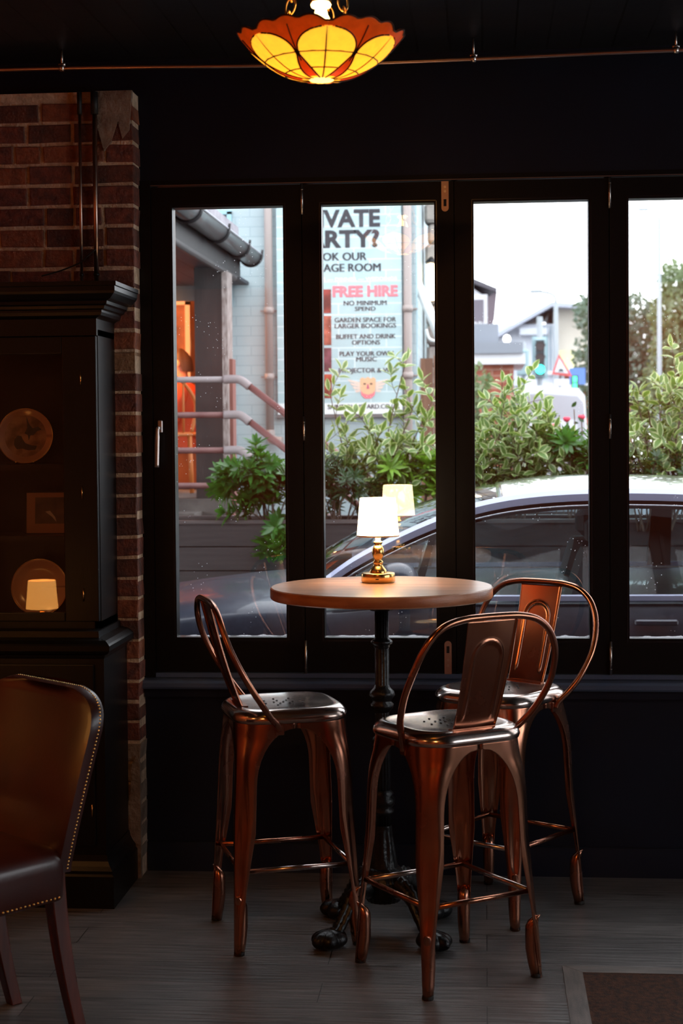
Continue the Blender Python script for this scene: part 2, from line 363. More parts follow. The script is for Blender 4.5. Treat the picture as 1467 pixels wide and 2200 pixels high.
# ---- conduits and pipes
CP = mat('conduit_copper', (.52, .36, .30), .3, 1)
for x_, lb in ((-1.383, 'thin bare metal conduit down the brick pier, left one of the pair'), (-1.331, 'bare metal conduit down the brick pier, right one of the pair')):
    r = .0055 if x_ < -1.35 else .0085
    mb = MB(); mb.tube([(x_, PY-.022, 2.056), (x_, PY-.022, 2.654)], r, 12); root = thing('conduit', lb, 'pipe', (x_, PY-.022, 2.056), group='vertical conduits on the brick pier')
    obj('pipe', mb, CP, root, world=root)
    mb = MB(); mb.tube([(x_, PY-.022, 2.10), (x_, PY-.022, 2.108)], r*1.25, 12); obj('clip', mb, IRON, root, world=root)
    mb = MB(); mb.tube([(x_, PY-.022, 2.654), (x_, PY-.022, 2.73)], r*1.5, 12); obj('sleeve', mb, mat('black_sleeve', lin(20, 18, 18), .6), root, world=root)
mb = MB(); mb.tube(spline([(-1.33, PY-.034, 2.19), (-1.36, PY-.038, 2.165), (-1.385, PY-.034, 2.145), (-1.45, PY-.03, 2.12), (-1.52, PY-.04, 2.10)], 6), .0028, 8)
single('cable', mb, mat('black_cable', lin(12, 12, 12), .5), 'thin black cable crossing both conduits above the cabinet', 'cable', (-1.33, PY-.034, 2.10))
root = thing('ceiling_pipe', 'long thin copper pipe clipped along the top of the window wall', 'pipe', (-.3, 5.4, 2.80))
path = spline([(-2.2, 5.47, 2.795), (-1.42, 5.47, 2.797), (-.62, 5.47, 2.785), (-.03, 5.47, 2.789), (.634, 5.47, 2.799), (1.6, 5.47, 2.80)], 6)
obj('pipe', MB().tube(path, .0075, 12), mat('pipe_copper', (.60, .42, .36), .28, 1), root, world=root)
for x_, z_ in ((-1.422, 2.797), (-.029, 2.789), (.634, 2.799)):
    mb = MB(); mb.tube([(x_-.008, 5.47, z_), (x_+.008, 5.47, z_)], .0125, 14); mb.tube([(x_, 5.47, z_+.008), (x_, 5.47, CZ)], .004, 8)
    mb.tube([(x_-.012, 5.47, z_+.012), (x_+.012, 5.47, z_+.012)], .006, 8)
    obj('clip', mb, mat('clip_chrome', (.7, .62, .6), .25, 1), root, world=root)

# ---- mat well in the floor
root = thing('mat_well', 'brown coir doormat set in a grey wooden frame, in the floor at bottom right', 'doormat', (.8, 4.3, 0))
WF = mat('grey_frame_wood', lin(112, 102, 96), .45, c2=lin(82, 74, 70), scale=3, stretch=(3, 22, 8), bump=.2, bscale=30)
WF2 = mat('grey_frame_wood_across', lin(112, 102, 96), .45, c2=lin(82, 74, 70), scale=3, stretch=(22, 3, 8), bump=.2, bscale=30)
mb = MB(); mb.prism([(.217, 4.707, .0005), (.272, 4.652, .0005), (.272, 3.55, .0005), (.217, 3.5, .0005)], (0, 0, .0035)); obj('frame_board', mb, WF2, root, world=root)
mb = MB(); mb.prism([(.219, 4.707, .0005), (2.0, 4.707, .0005), (1.95, 4.652, .0005), (.274, 4.652, .0005)], (0, 0, .0035)); obj('frame_board', mb, WF, root, world=root)
mb = MB(); mb.box((.272, 3.5, .0005), (1.95, 4.652, .002)); obj('mat', mb, mat('coir', lin(92, 54, 34), .95, c2=lin(50, 30, 20), scale=60, bump=1, bscale=300), root, world=root)

# ------------------------------------------------------------------ bar stools
def make_stool(label, group):
    root = thing('bar_stool', label, 'bar stool', group=group)
    def cc(z): return .198 - .026*((z/.70)**1.15)          # half size of the outline at height z
    def ww(z):
        c = cc(z)
        if z >= .668: return c
        if z > .50:
            k = (z-.50)/.168; a = (c-.056)*math.sqrt(max(0, 1-k**2.1)); return c-a
        return .0155+.0165*z/.20 if z < .20 else .032+.024*min(1, (z-.20)/.16)
    zs = [.0, .04, .08, .12, .15, .175, .20, .24, .28, .32, .36, .40, .44, .47, .50, .525, .55, .575, .60, .62, .635, .648, .656, .662, .6655, .668, .68, .70]
    for sx in (-1, 1):
        for sy in (-1, 1):
            mb = MB(); rings = []
            for z in zs:
                c, w_ = cc(z), ww(z); r = min(w_*.84, .022+.075*(z/.70)**2); n = 9; ring = []
                # arm along -x from fillet, fillet, arm along -y
                pts = []
                for k in range(6): t = k/6; pts.append((c-w_+(w_-r)*t, c, 0))
                for k in range(n+1):
                    a = PI/2*(1-k/n); s_ = sin(PI*k/n); pts.append((c-r+r*cos(a), c-r+r*sin(a), s_**2))
                for k in range(1, 7): t = k/6; pts.append((c, c-r-(w_-r)*t, 0))
                env = max(0, min(1, (z-.165)/.03))*max(0, min(1, (.60-z)/.25))
                for x_, y_, g in pts:
                    d = .0075*env*g; ring.append((sx*(x_-d), sy*(y_-d), z))
                rings.append(ring)
            mb.loft(rings, 0, True, closed=False)
            # stamped foot, closed taper
            fr = []
            for z, k_ in ((0, .9), (.04, .9), (.08, .9), (.12, .9), (.145, .86), (.160, .70), (.172, .40), (.178, .05)):
                r = min(ww(z)*k_, .0205*k_); c = cc(z)-max(ww(z)*.93 if z < .1 else 0, r*1.06)-.0008; fr.append([(sx*c+r*cos(2*PI*k/16), sy*c+r*sin(2*PI*k/16), z) for k in range(16)])
            mb.loft(fr, 0, True, cap=True)
            o = obj('leg', mb, COPPER, root); solid(o, .0022, -.2)
            rt_ = MB().lathe([(.0150, 0), (.0162, .002), (.0162, .010), (.0150, .012)], (sx*(cc(0)-.0147), sy*(cc(0)-.0147), 0), 14, cap=True)
            obj('rubber_foot', rt_, mat('rubber', lin(18, 16, 15), .7), o)
    zb = .245; c = cc(zb)-.021
    for a, b in (((-1, -1), (1, -1)), ((1, -1), (1, 1)), ((1, 1), (-1, 1)), ((-1, 1), (-1, -1))):
        zz = zb
        mb = MB(); mb.tube([(a[0]*c, a[1]*c, zz), (b[0]*c, b[1]*c, zz)], .0078, 14); obj('footrest_bar', mb, COPPER_SEAT if a[1] == 1 else COPPER, root)
    # seat pan
    def sq(h, r, z, n=8):
        ps = []
        for qx, qy, a0 in ((1, 1, 0), (-1, 1, 90), (-1, -1, 180), (1, -1, 270)):
            for k in range(n+1):
                a = math.radians(a0+90*k/n); ps.append((qx*(h-r)+r*cos(a), qy*(h-r)+r*sin(a), z))
        return ps
    rings = [sq(.173, .094, .682), sq(.178, .097, .685), sq(.1805, .099, .693), sq(.179, .099, .702), sq(.175, .098, .710), sq(.167, .095, .7185), sq(.158, .091, .7235), sq(.149, .087, .7245), sq(.140, .082, .722), sq(.09, .05, .7205), sq(.04, .02, .7195), sq(.002, .001, .7195)]
    seat = obj('seat', MB().loft(rings, 0, True), COPPER_SEAT, root)
    holes = [(0, 0)]+[(.03*cos(a), .03*sin(a)) for a in [k*PI/3 for k in range(6)]]+[(.062*cos(a), .062*sin(a)) for a in [k*PI/4+.3 for k in range(8)]]
    mb = MB()
    for hx, hy in holes: mb.lathe([(.0001, .7222), (.0032, .7222), (.0040, .7206)], (hx, hy, 0), 10)
    _h = obj('drain_holes', mb, mat('hole_shadow', lin(10, 8, 8), .6), seat)
    _h['kind'] = 'stuff'
    # back hoop
    prof = [(.055, .178, .664), (.062, .184, .683), (.088, .203, .712), (.118, .226, .755), (.148, .238, .80), (.172, .243, .84), (.193, .240, .88), (.211, .232, .92), (.224, .218, .96), (.233, .192, 1.0), (.238, .150, 1.03), (.240, .095, 1.043), (.241, .04, 1.046)]
    pts = [(n_, t_, z_) for n_, t_, z_ in prof] + [(n_, -t_, z_) for n_, t_, z_ in prof[::-1]]
    path = spline(pts, 5); rr = [.0098]*len(path)
    obj('back_frame', MB().tube(path, rr, 14), COPPER, root)
    for s_ in (-1, 1):
        mb = MB(); mb.box((.038, s_*.170, .650), (.066, s_*.179, .682), bev=.002); obj('rivet_plate', mb, COPPER, root)
    # embossed back plate
    def pl(u, v):
        t = (u-.5)*2; hw = .071+.012*v; z = .7225+(1.036-.7225)*v
        n_ = .138+.098*(v**.9)+.004*sin(PI*v)
        y = t*hw; bulge = .004*(1-t*t)
        # arch rib
        rz = .93; r0 = .047
        dd = abs(math.hypot(y, max(0, z-rz*1.0))-r0) if z > rz else abs(abs(y)-r0)
        rib = .0042*math.exp(-(dd/.0045)**2)*(1 if z > .77 else max(0, (z-.75)/.02))
        ed = .007*max(0, (abs(t)-.93)/.07)
        return (n_+bulge+rib*(1)+ed*1.0, y, z-.0*t)
    o = obj('back_plate', MB().grid(pl, 60, 70, sm=True), COPPER, root); solid(o, .0018)
    mb = MB(); mb.box((.126, -.073, .7205), (.146, .073, .7255)); obj('plate_flange', mb, COPPER, o)
    return root
SG = 'copper bar stools round the high table'
s1 = make_stool('copper bar stool left of the high table, its back seen edge-on', SG)
s1.location = (-.625, 4.985, 0); s1.rotation_euler = (0, 0, math.radians(200))
s2 = dup(s1, (-.115, 4.665, 0), math.radians(-55.5), 'front copper bar stool, nearest the camera, back plate turned to us', SG)
s3 = dup(s1, (.047, 5.30, 0), math.radians(54), 'copper bar stool between the high table and the window, orange glow on its back plate', SG)

# ------------------------------------------------------------------ high table
TX, TY, TH = -.318, 4.985, 1.08
tb = thing('bar_table', 'tall round wooden-topped table on a black cast iron pedestal', 'table', (TX, TY, 0))
R = .3405
TOPW = mat('table_oak', lin(214, 168, 140), .28, c2=lin(186, 138, 110), scale=2.2, stretch=(2, 12, 2), bump=.04, bscale=30, spec=.5)
EDGEW = mat('table_edge_wood', lin(190, 122, 80), .38, c2=lin(156, 92, 56), scale=5, stretch=(2, 2, 9), bump=.12, bscale=40)
top = obj('tabletop', MB().lathe([(.001, TH-.036), (R-.004, TH-.036), (R, TH-.033), (R, TH-.003), (R-.003, TH), (.001, TH)], n=96, sm=False), [TOPW], tb)
obj('edge_band', MB().lathe([(R+.0004, TH-.0325), (R+.0012, TH-.031), (R+.0012, TH-.005), (R+.0004, TH-.0035)], n=96, sm=True), EDGEW, top)
mb = MB(); mb.box((-.13, -.02, TH-.046), (.13, .02, TH-.036)); mb.box((-.02, -.13, TH-.046), (.02, .13, TH-.036)); mb.lathe([(.035, TH-.075), (.05, TH-.046)], n=24, cap=True)
obj('top_spider', mb, IRON, tb)
prof = [(.030, .14), (.034, .20), (.030, .245), (.026, .26), (.036, .268), (.038, .276), (.034, .284), (.024, .292), (.030, .30), (.030, .304), (.024, .31)]
obj('column', MB().lathe([(.024, .30), (.0235, .62), (.022, .66), (.0215, 1.045)], n=96, flute=.09, fn=14, cap=True), IRON, tb)
for zc, k in ((.905, 0), (.735, 1), (.60, 2), (.41, 3)):
    if k == 0: pr = [(.021, -.018), (.025, -.012), (.025, -.006), (.032, -.003), (.034, .003), (.031, .008), (.024, .012), (.021, .018)]
    elif k == 1: pr = [(.022, -.045), (.034, -.03), (.036, -.02), (.028, -.012), (.031, -.004), (.040, .008), (.037, .02), (.026, .03), (.022, .04)]
    elif k == 2: pr = [(.022, -.02), (.031, -.01), (.033, 0), (.029, .01), (.022, .018)]
    else: pr = [(.022, -.04), (.034, -.03), (.034, -.024), (.026, -.018), (.036, -.004), (.038, .008), (.030, .02), (.034, .028), (.022, .04)]
    obj('collar', MB().lathe(pr, (0, 0, zc), 32), IRON, tb)
# acanthus sleeve and hub
def sleeve(u, v):
    a = 2*PI*u; r = .026+.022*(1-v)**1.6+.004*abs(sin(4*a))*(1-v)+.003*sin(PI*v)*cos(8*a); return (r*cos(a), r*sin(a), .19+.15*v)
obj('leaf_sleeve', MB().grid(sleeve, 96, 14), IRON, tb)
obj('hub', MB().lathe([(.02, .10), (.052, .105), (.062, .125), (.066, .15), (.074, .165), (.074, .176), (.062, .182), (.060, .20), (.05, .21), (.03, .215)], n=64, flute=.06, fn=20, cap=True), IRON, tb)
for k in range(4):
    a = math.radians(45+90*k+1); d = Vector((cos(a), sin(a), 0)); q = Vector((-sin(a), cos(a), 0))
    ctr = spline([(.045, .148), (.085, .155), (.125, .135), (.155, .095), (.185, .055), (.215, .030)], 5)[0:]
    ctr = spline([(.045, .148, 0), (.085, .158, 0), (.125, .137, 0), (.155, .095, 0), (.185, .055, 0), (.212, .028, 0)], 5)
    rings = []
    for i, p in enumerate(ctr):
        t = i/(len(ctr)-1); hh = .044-.020*t+.004*sin(i*2.2); ww_ = .026-.004*t
        c0 = d*p.x+Vector((0, 0, p.y))
        rings.append([tuple(c0+q*(ww_*cos(2*PI*j/10))+Vector((0, 0, hh*.8*sin(2*PI*j/10)))) for j in range(10)])
    mb = MB().loft(rings, 0, True, cap=True)
    # scroll ridge on top of the leg
    mb.tube([tuple(d*p.x+Vector((0, 0, p.y+.026-.014*i/len(ctr)+.004*(i % 2)))) for i, p in enumerate(ctr)], [.010+.003*(i % 2) for i in range(len(ctr))], 8)
    leg = obj('leg', mb, IRON, tb)
    def paw(u, v, d=d, q=q):
        th = PI*v; ph = 2*PI*u; r = 1+.20*abs(cos(3*ph))*sin(th)**2-.10
        return tuple(d*(.222+.058*r*sin(th)*cos(ph))+q*(.046*r*sin(th)*sin(ph))+Vector((0, 0, max(0, .030+.032*r*cos(th)))))
    obj('claw_foot', MB().grid(paw, 96, 40), IRON, leg)

# ------------------------------------------------------------------ table lamps
SHADE = mat('lit_shade', (1, .86, .62), .6, emit=10, ecol=(1, .75, .45))
def make_lamp(label, group, loc, SHADE=SHADE):
    root = thing('table_lamp', label, 'lamp', loc, group=group)
    obj('base', MB().lathe([(.001, 0), (.051, 0), (.052, .002), (.052, .003), (.0535, .004), (.0535, .026), (.052, .029), (.049, .030), (.001, .031)], n=48, sm=True), BRASS, root)
    mb = MB(); mb.box((-.005, -.0545, .012), (.005, -.0525, .015)); obj('switch', mb, mat('slot_black', lin(6, 5, 5), .6), root)
    pr = [(.027, .029), (.028, .034), (.024, .042), (.017, .05), (.0135, .056), (.016, .060), (.0165, .064), (.013, .068), (.0125, .072), (.017, .082), (.0195, .092), (.0185, .104), (.014, .114), (.0105, .119), (.0145, .124), (.0135, .128), (.0085, .131), (.0085, .20)]
    obj('stem', MB().lathe(pr, n=32), BRASS, root)
    sh = MB().lathe([(.0655, .146), (.0665, .1455), (.0565, .2645), (.0555, .2655)], n=64)
    sh.lathe([(.0655, .146), (.0555, .2655)], n=64)
    o = obj('lamp_shade', sh, SHADE, root)
    mb = MB()
    for k in range(3):
        a = 2*PI*k/3; mb.tube([(0, 0, .258), (.055*cos(a), .055*sin(a), .262)], .0012, 6)
    obj('shade_spider', mb, BRASS, o)
    obj('shade_trim', MB().lathe([(.0662, .1445), (.0672, .1455), (.0668, .149), (.0658, .1485)], n=64), mat('gold_trim', (.9, .5, .2), .4, .6), o)
    return root
lp = make_lamp('small brass lamp with lit white shade on the tall round table', None, (-.335, 5.105, TH+.0006))
# a low table to the left with a second such lamp (seen mirrored in the cabinet door)
lp2 = make_lamp('small brass lamp with amber-lit shade on the low table, mirrored in the cabinet glass', None, (-1.83, 4.02, .682), mat('amber_lit_shade', (1, .7, .4), .6, emit=7, ecol=(1, .42, .09)))
lt = thing('dining_table', 'low round wooden table the leather chair is drawn up to, beyond the left edge', 'table', (-1.93, 3.90, 0))
obj('tabletop', MB().lathe([(.001, .65), (.40, .65), (.405, .655), (.405, .677), (.40, .681), (.001, .681)], n=64, sm=False), TOPW, lt)
obj('pedestal', MB().lathe([(.22, 0), (.22, .015), (.04, .04), (.03, .3), (.03, .6), (.09, .65)], n=32, cap=True), IRON, lt)

# ------------------------------------------------------------------ stained-glass pendant
PL = (-.373, 3.80, 2.465)
pend = thing('pendant_lamp', 'lit stained-glass bowl pendant with yellow petals and amber scalloped rim', 'lamp', PL)
def gmat(name, c, e, k):
    m = mat(name, c, .35, c2=tuple(x*.55 for x in c[:3]), scale=42, emit=e, ecol=c, spec=.3)
    nt = m.node_tree; b = nt.nodes['Principled BSDF']
    tl = nt.nodes.new('ShaderNodeBsdfTranslucent'); tl.inputs[0].default_value = (*c[:3], 1); mx = nt.nodes.new('ShaderNodeMixShader'); mx.inputs[0].default_value = k
    nt.links.new(b.outputs[0], mx.inputs[1]); nt.links.new(tl.outputs[0], mx.inputs[2]); nt.links.new(mx.outputs[0], nt.nodes['Material Output'].inputs[0])
    return m
YEL = gmat('yellow_glass', (1, .60, .055), 1.3, .55); AMB = gmat('amber_glass', (.66, .15, .010), .20, .5)
NP = 6; OFF = math.radians(-90+11)
def bowl(ph, v):   # v 0 bottom .. 1 rim
    r = .028+.157*(v**.85); z = -.088+.092*(v**1.75); return Vector((r*cos(ph), r*sin(ph), z))
def hwid(v):       # half width in units of petal pitch
    if v > .93: return 0
    a = .22+.255*min(1, v/.55); b = math.sqrt(max(0, 1-((v-.60)/.33)**2)) if v > .60 else 1
    return a*b
def rimlift(u):    # u in petal units
    t = (u % 1)-.5   # 0 centre of the amber petal
    return 1.0+.035*math.sqrt(max(0, 1-(t/.44)**2))+.045*abs(cos(PI*t/.30))*(1 if abs(t) < .44 else 0)
mb = MB()
def bf(u, v):
    U = u*NP; vm = rimlift(U); ph = OFF+2*PI*(U/NP); vv = v*vm; p = bowl(ph, vv)
    t = abs(((U+.5) % 1)-.5)   # distance from yellow petal centre
    out = .003*max(0, vv-.5)*(1 if t < hwid(vv) else -.6)*2
    return tuple(p+Vector((cos(ph), sin(ph), 0))*out)
def bm(u, v):
    U = u*NP; vv = v*rimlift(U); t = abs(((U+.5) % 1)-.5); return 0 if (t < hwid(vv) or vv < .06) else 1
mb.grid(bf, NP*40, 46, matf=bm)
glass_b = obj('glass_bowl', mb, [YEL, AMB], pend); solid(glass_b, .003)
LEAD = mat('lead_came', lin(70, 34, 16), .5, .5)
mb = MB()
for k in range(NP):
    pc = OFF+2*PI*k/NP
    for s_ in (-1, 1):
        pts = [tuple(bowl(pc+s_*2*PI/NP*hwid(v), v)*1.012) for v in [i/30*.925 for i in range(31)]]
        mb.tube(pts, .0022, 6)
    mb.tube([tuple(bowl(pc-.02, v)*1.012) for v in [i/20*.92 for i in range(21)]], .0018, 6)
    mb.tube([tuple(bowl(pc+PI/NP, v)*1.014) for v in [.45+i/20*1.04 for i in range(11)]], .0016, 6)
    for v in (.30, .60):
        mb.tube([tuple(bowl(pc+2*PI/NP*hwid(v)*t, v)*1.012) for t in (-1, -.5, 0, .5, 1)], .0018, 6)
mb.tube([tuple(bowl(OFF+2*PI*U/NP, rimlift(U)*.995)*1.004) for U in [i/24 for i in range(24*NP)]], .0022, 6, closed=True)
obj('lead_lines', mb, LEAD, pend)
obj('bottom_cap', MB().lathe([(.001, -.093), (.026, -.092), (.032, -.088), (.030, -.083)], n=32), gmat('hot_glass', (1, .66, .22), 2.2, .3), pend)
mb = MB(); mb.lathe([(.012, -.02), (.022, .0), (.026, .02), (.024, .045), (.016, .06), (.013, .075), (.022, .078), (.024, .084), (.020, .09)], n=24, cap=True)
obj('bulb', mb, mat('hot_bulb', (1, .8, .5), .4, emit=9, ecol=(1, .62, .22)), pend)
mb = MB(); mb.lathe([(.024, .088), (.026, .10), (.02, .13), (.012, .15), (.008, .17), (.008, CZ-PL[2]-.03), (.05, CZ-PL[2]-.02), (.055, CZ-PL[2])], n=24)
obj('lamp_holder', mb, mat('lamp_brass', (.6, .36, .12), .3, 1), pend)
CH_ = mat('chain_brass', (.78, .45, .14), .28, 1)
for k in range(3):
    a = math.radians(200+120*k); A = Vector((.085*cos(a), .085*sin(a), .028)); B = Vector((.012*cos(a), .012*sin(a), CZ-PL[2]-.08))
    n = 9; mb = MB(); hk = MB().tube([tuple(bowl(a, .8)), tuple(bowl(a, .5)+Vector((0, 0, .05))), tuple(A)], .002, 6)
    d = (B-A).normalized(); L_ = (B-A).length/n
    for i in range(n):
        c0 = A+d*L_*(i+.5); u = d.orthogonal().normalized(); u = Matrix.Rotation(PI/2*(i % 2)+.6, 3, d) @ u
        mb.tube([tuple(c0+d*L_*.66*cos(t)+u*.011*sin(t)) for t in [2*PI*j/20 for j in range(20)]], .0022, 6, closed=True)
    obj('chain', mb, CH_, pend); obj('hook', hk, CH_, pend)
point('pendant_bulb', (PL[0], PL[1], PL[2]-.02), 3.2, (1, .6, .2), .03)
point('table_lamp_bulb', (-.335, 5.105, TH+.21), .9, (1, .66, .34), .03)
point('table_lamp_bulb', (-1.83, 4.02, .682+.21), .8, (1, .45, .15), .03)

# ------------------------------------------------------------------ glazed cabinet
cab = thing('display_cabinet', 'black glazed display cabinet with moulded cornice against the brick pier', 'cabinet', (-1.7, 5.40, 0))
YF, YK = 5.30, PY-.006; XC = -1.275; XW = -2.25
mb = MB()
mb.box((XC-.022, YF+.02, .90), (XC, YK, 1.90)); mb.box((XW, YF+.02, .90), (XW+.022, YK, 1.90)); mb.box((XW+.022, YK-.012, .90), (XC-.022, YK, 1.90))
obj('upper_case', mb, DARKWOOD, cab, world=cab)
def mould(secs, xr, yf, xl=XW):   # sections (outset, z) swept along the front and right side
    rings = [[(xl-o_, yf-o_, z), (xr+o_, yf-o_, z), (xr+o_, YK, z), (xl-o_, YK, z)] for o_, z in secs]
    return MB().loft(rings, closed=True, cap=True)
obj('frieze', mould([(0, 1.88), (0, 1.935), (.008, 1.94)], XC, YF), DARKWOOD, cab, world=cab)
obj('cornice', mould([(.006, 1.94), (.02, 1.945), (.024, 1.955), (.024, 1.962), (.034, 1.966), (.038, 1.975), (.046, 1.98), (.048, 1.99), (.062, 1.996), (.078, 2.012), (.082, 2.02), (.082, 2.035), (.087, 2.037), (.087, 2.05), (.080, 2.052)], XC, YF), DARKWOOD, cab, world=cab)
mb = MB(); mb.box((XW, 5.22, .13), (-1.245, YK, .83)); obj('lower_case', mb, DARKWOOD, cab, world=cab)
obj('waist_moulding', mould([(0, .815), (.004, .82), (.006, .83), (.018, .835), (.026, .845), (.027, .862), (.022, .868), (.010, .878), (-.018, .885), (-.02, .905)], -1.247, 5.222), DARKWOOD, cab, world=cab)
obj('plinth', mould([(.028, 0), (.028, .105), (.022, .112), (.022, .122), (.012, .135), (.004, .15), (.0, .17)], -1.242, 5.217), DARKWOOD, cab, world=cab)
for z_ in (1.213, 1.452):
    mb = MB(); mb.box((XW+.022, YF+.05, z_-.018), (XC-.022, YK-.012, z_)); obj('shelf', mb, DARKWOOD, cab, world=cab)
mb = MB(); mb.box((XW, YF+.02, .90), (XC, YK, .93)); obj('shelf', mb, DARKWOOD, cab, world=cab)
for xa, xb in ((-1.785, XC-.002), (XW+.002, -1.79)):
    mb = MB(); st = .085
    mb.box((xa, YF-.002, .93), (xa+st, YF+.02, 1.878)); mb.box((xb-st-.03, YF-.002, .93), (xb, YF+.02, 1.878)); mb.box((xa+st, YF-.002, .93), (xb-st-.03, YF+.02, .96)); mb.box((xa+st, YF-.002, 1.82), (xb-st-.03, YF+.02, 1.878))
    dr = obj('glazed_door', mb, DARKWOOD, cab, world=cab); bevel(dr, .003)
    mb = MB(); mb.box((xa+st-.004, YF+.006, .955), (xb-st-.026, YF+.009, 1.825)); g_ = obj('door_glass', mb, CABGLASS, dr, world=cab)
    for z_ in (1.02, 1.36, 1.74):
        mb = MB(); mb.tube([(xb-.052, YF-.005, z_-.022), (xb-.052, YF-.005, z_+.022)], .0022, 8); obj('hinge', mb, BRASS, dr, world=cab)
    mb = MB(); mb.box((xa+.02, 5.208, .70), (xb+.0, 5.221, .80)); dw = obj('drawer', mb, DARKWOOD, cab, world=cab); bevel(dw, .003)
    cx = -1.66 if xa > -1.8 else -2.05
    def bat(pts, y): return [(cx+a, y, .762+b) for a, b in pts]
    shape = [(-.055, .0), (-.05, .018), (-.03, .012), (-.022, .022), (-.008, .014), (0, .026), (.008, .014), (.022, .022), (.03, .012), (.05, .018), (.055, 0), (.045, -.012), (.02, -.008), (0, -.02), (-.02, -.008), (-.045, -.012)]
    hd = obj('drawer_handle', MB().prism(bat(shape, 5.2075), (0, -.002, 0)), BRASS, dw, world=cab)
    mb = MB(); mb.tube(spline([(cx-.045, 5.203, .768), (cx-.045, 5.192, .76), (cx-.03, 5.19, .742), (cx, 5.19, .736), (cx+.03, 5.19, .742), (cx+.045, 5.192, .76), (cx+.045, 5.203, .768)], 5), .0028, 8); obj('bail', mb, BRASS, hd, world=cab)
    mb = MB(); mb.box((xa+.02, 5.210, .20), (xb+.0, 5.221, .68)); dd = obj('cupboard_door', mb, DARKWOOD, cab, world=cab); bevel(dd, .003)
    mb = MB(); mb.tube([(xb-.01, 5.206, .30), (xb-.01, 5.206, .34)], .0024, 8); obj('hinge', mb, BRASS, dd, world=cab)
PORC = mat('porcelain', lin(196, 150, 132), .18, spec=.6)
PAINTED = mat('painted_porcelain', lin(186, 142, 124), .2, c2=lin(120, 84, 60), scale=18, lo=.42, hi=.62)
def plate_obj(label, loc, r, tilt, rz, scene):
    root = thing('display_plate', label, 'plate', loc, rot=(tilt, 0, rz), group=None)
    # plate disc in local XZ plane facing -Y, foot at origin
    def P(u, v):
        a = 2*PI*u; q = v*r; dy = -.012*max(0, (v-.62)/.38)**1.4; return (q*cos(a), dy, r+q*sin(a))
    o = obj('rim', MB().grid(P, 64, 16), PORC, root); solid(o, .003)
    mb = MB(); mb.tube([(r*cos(2*PI*k/64), -.0135, r+r*sin(2*PI*k/64)) for k in range(64)], .0014, 6, closed=True)
    obj('gilt_edge', mb, BRASS, root)
    if scene:
        mb = MB(); mb.add([(.86*r*cos(2*PI*k/48), -.0045-.004*0, r+.86*r*sin(2*PI*k/48)) for k in range(48)], [list(range(48))][:], 0)
        o2 = obj('painted_scene', mb, PAINTED, root)
        DK = mat('painted_brown', lin(44, 24, 16), .25)
        def blob(pts, y=-.0056):
            m_ = MB(); m_.add([(x_*r, y, r+z_*r) for x_, z_ in pts], [list(range(len(pts)))]); return m_
        # a hound low on the left and a bird rising over it
        dog = [(-.42, -.30), (-.40, -.12), (-.28, .02), (-.15, .0), (-.10, -.12), (.0, -.26), (.22, -.34), (.42, -.36), (.36, -.50), (.1, -.52), (-.1, -.46), (-.3, -.48), (-.36, -.42)]
        bird = [(-.04, .10), (.06, .30), (.02, .72), (.14, .42), (.26, .28), (.46, .34), (.58, .24), (.42, .18), (.30, .04), (.18, .02), (.12, -.16), (.08, .04)]
        obj('painted_dog', blob(dog), DK, o2); obj('painted_bird', blob(bird), DK, o2)
    mb = MB(); mb.tube([(-.03, -.018, .004), (-.03, .03, .0), (-.02, .045, r*1.0)], .002, 6); mb.tube([(.03, -.018, .004), (.03, .03, 0), (.02, .045, r*1.0)], .002, 6)
    obj('wire_stand', mb, BRASS, root)
    return root
plate_obj('painted plate with a bird over a hound, on the upper cabinet shelf', (-1.560, 5.44, 1.4545), .094, -.12, .10, True)
plate_obj('plain gilt-rimmed plate standing on the bottom cabinet shelf', (-1.523, 5.46, .932), .097, -.10, .05, False)
root = thing('framed_picture', 'small picture with a wide peach mount on the middle cabinet shelf', 'picture', (-1.493, 5.45, 1.2145), rot=(-.08, 0, .03))
mb = MB(); mb.box((-.07, 0, 0), (.07, .008, .142)); obj('mount', mb, mat('peach_mount', lin(150, 104, 84), .6), root)
mb = MB(); mb.box((-.04, -.001, .034), (.07, 0, .124)); pi = obj('print', mb, mat('print_ink', lin(86, 66, 58), .35, c2=lin(52, 40, 38), scale=22), root)
mb = MB(); mb.add([(-.005, -.0016, .075), (.018, -.0016, .058), (.034, -.0016, .040), (.030, -.0016, .056), (.012, -.0016, .078)], [(0, 1, 2, 3, 4)]); obj('printed_bird', mb, mat('print_white', lin(170, 160, 160), .4), pi)
mb = MB()
for a, b in (((-.074, -.003, -.002), (.074, .010, .002)), ((-.074, -.003, .140), (.074, .010, .144)), ((-.074, -.003, 0), (-.070, .010, .142)), ((.070, -.003, 0), (.074, .010, .142))): mb.box(a, b)
obj('frame', mb, DARKWOOD, root)

# ------------------------------------------------------------------ leather dining chair
LEA = mat('oxblood_leather', lin(66, 24, 18), .34, c2=lin(44, 15, 12), scale=4, bump=.04, bscale=120, coat=.1)
MAH = mat('mahogany', lin(96, 38, 22), .25, c2=lin(70, 26, 16), scale=4, stretch=(8, 8, 1), coat=.2)
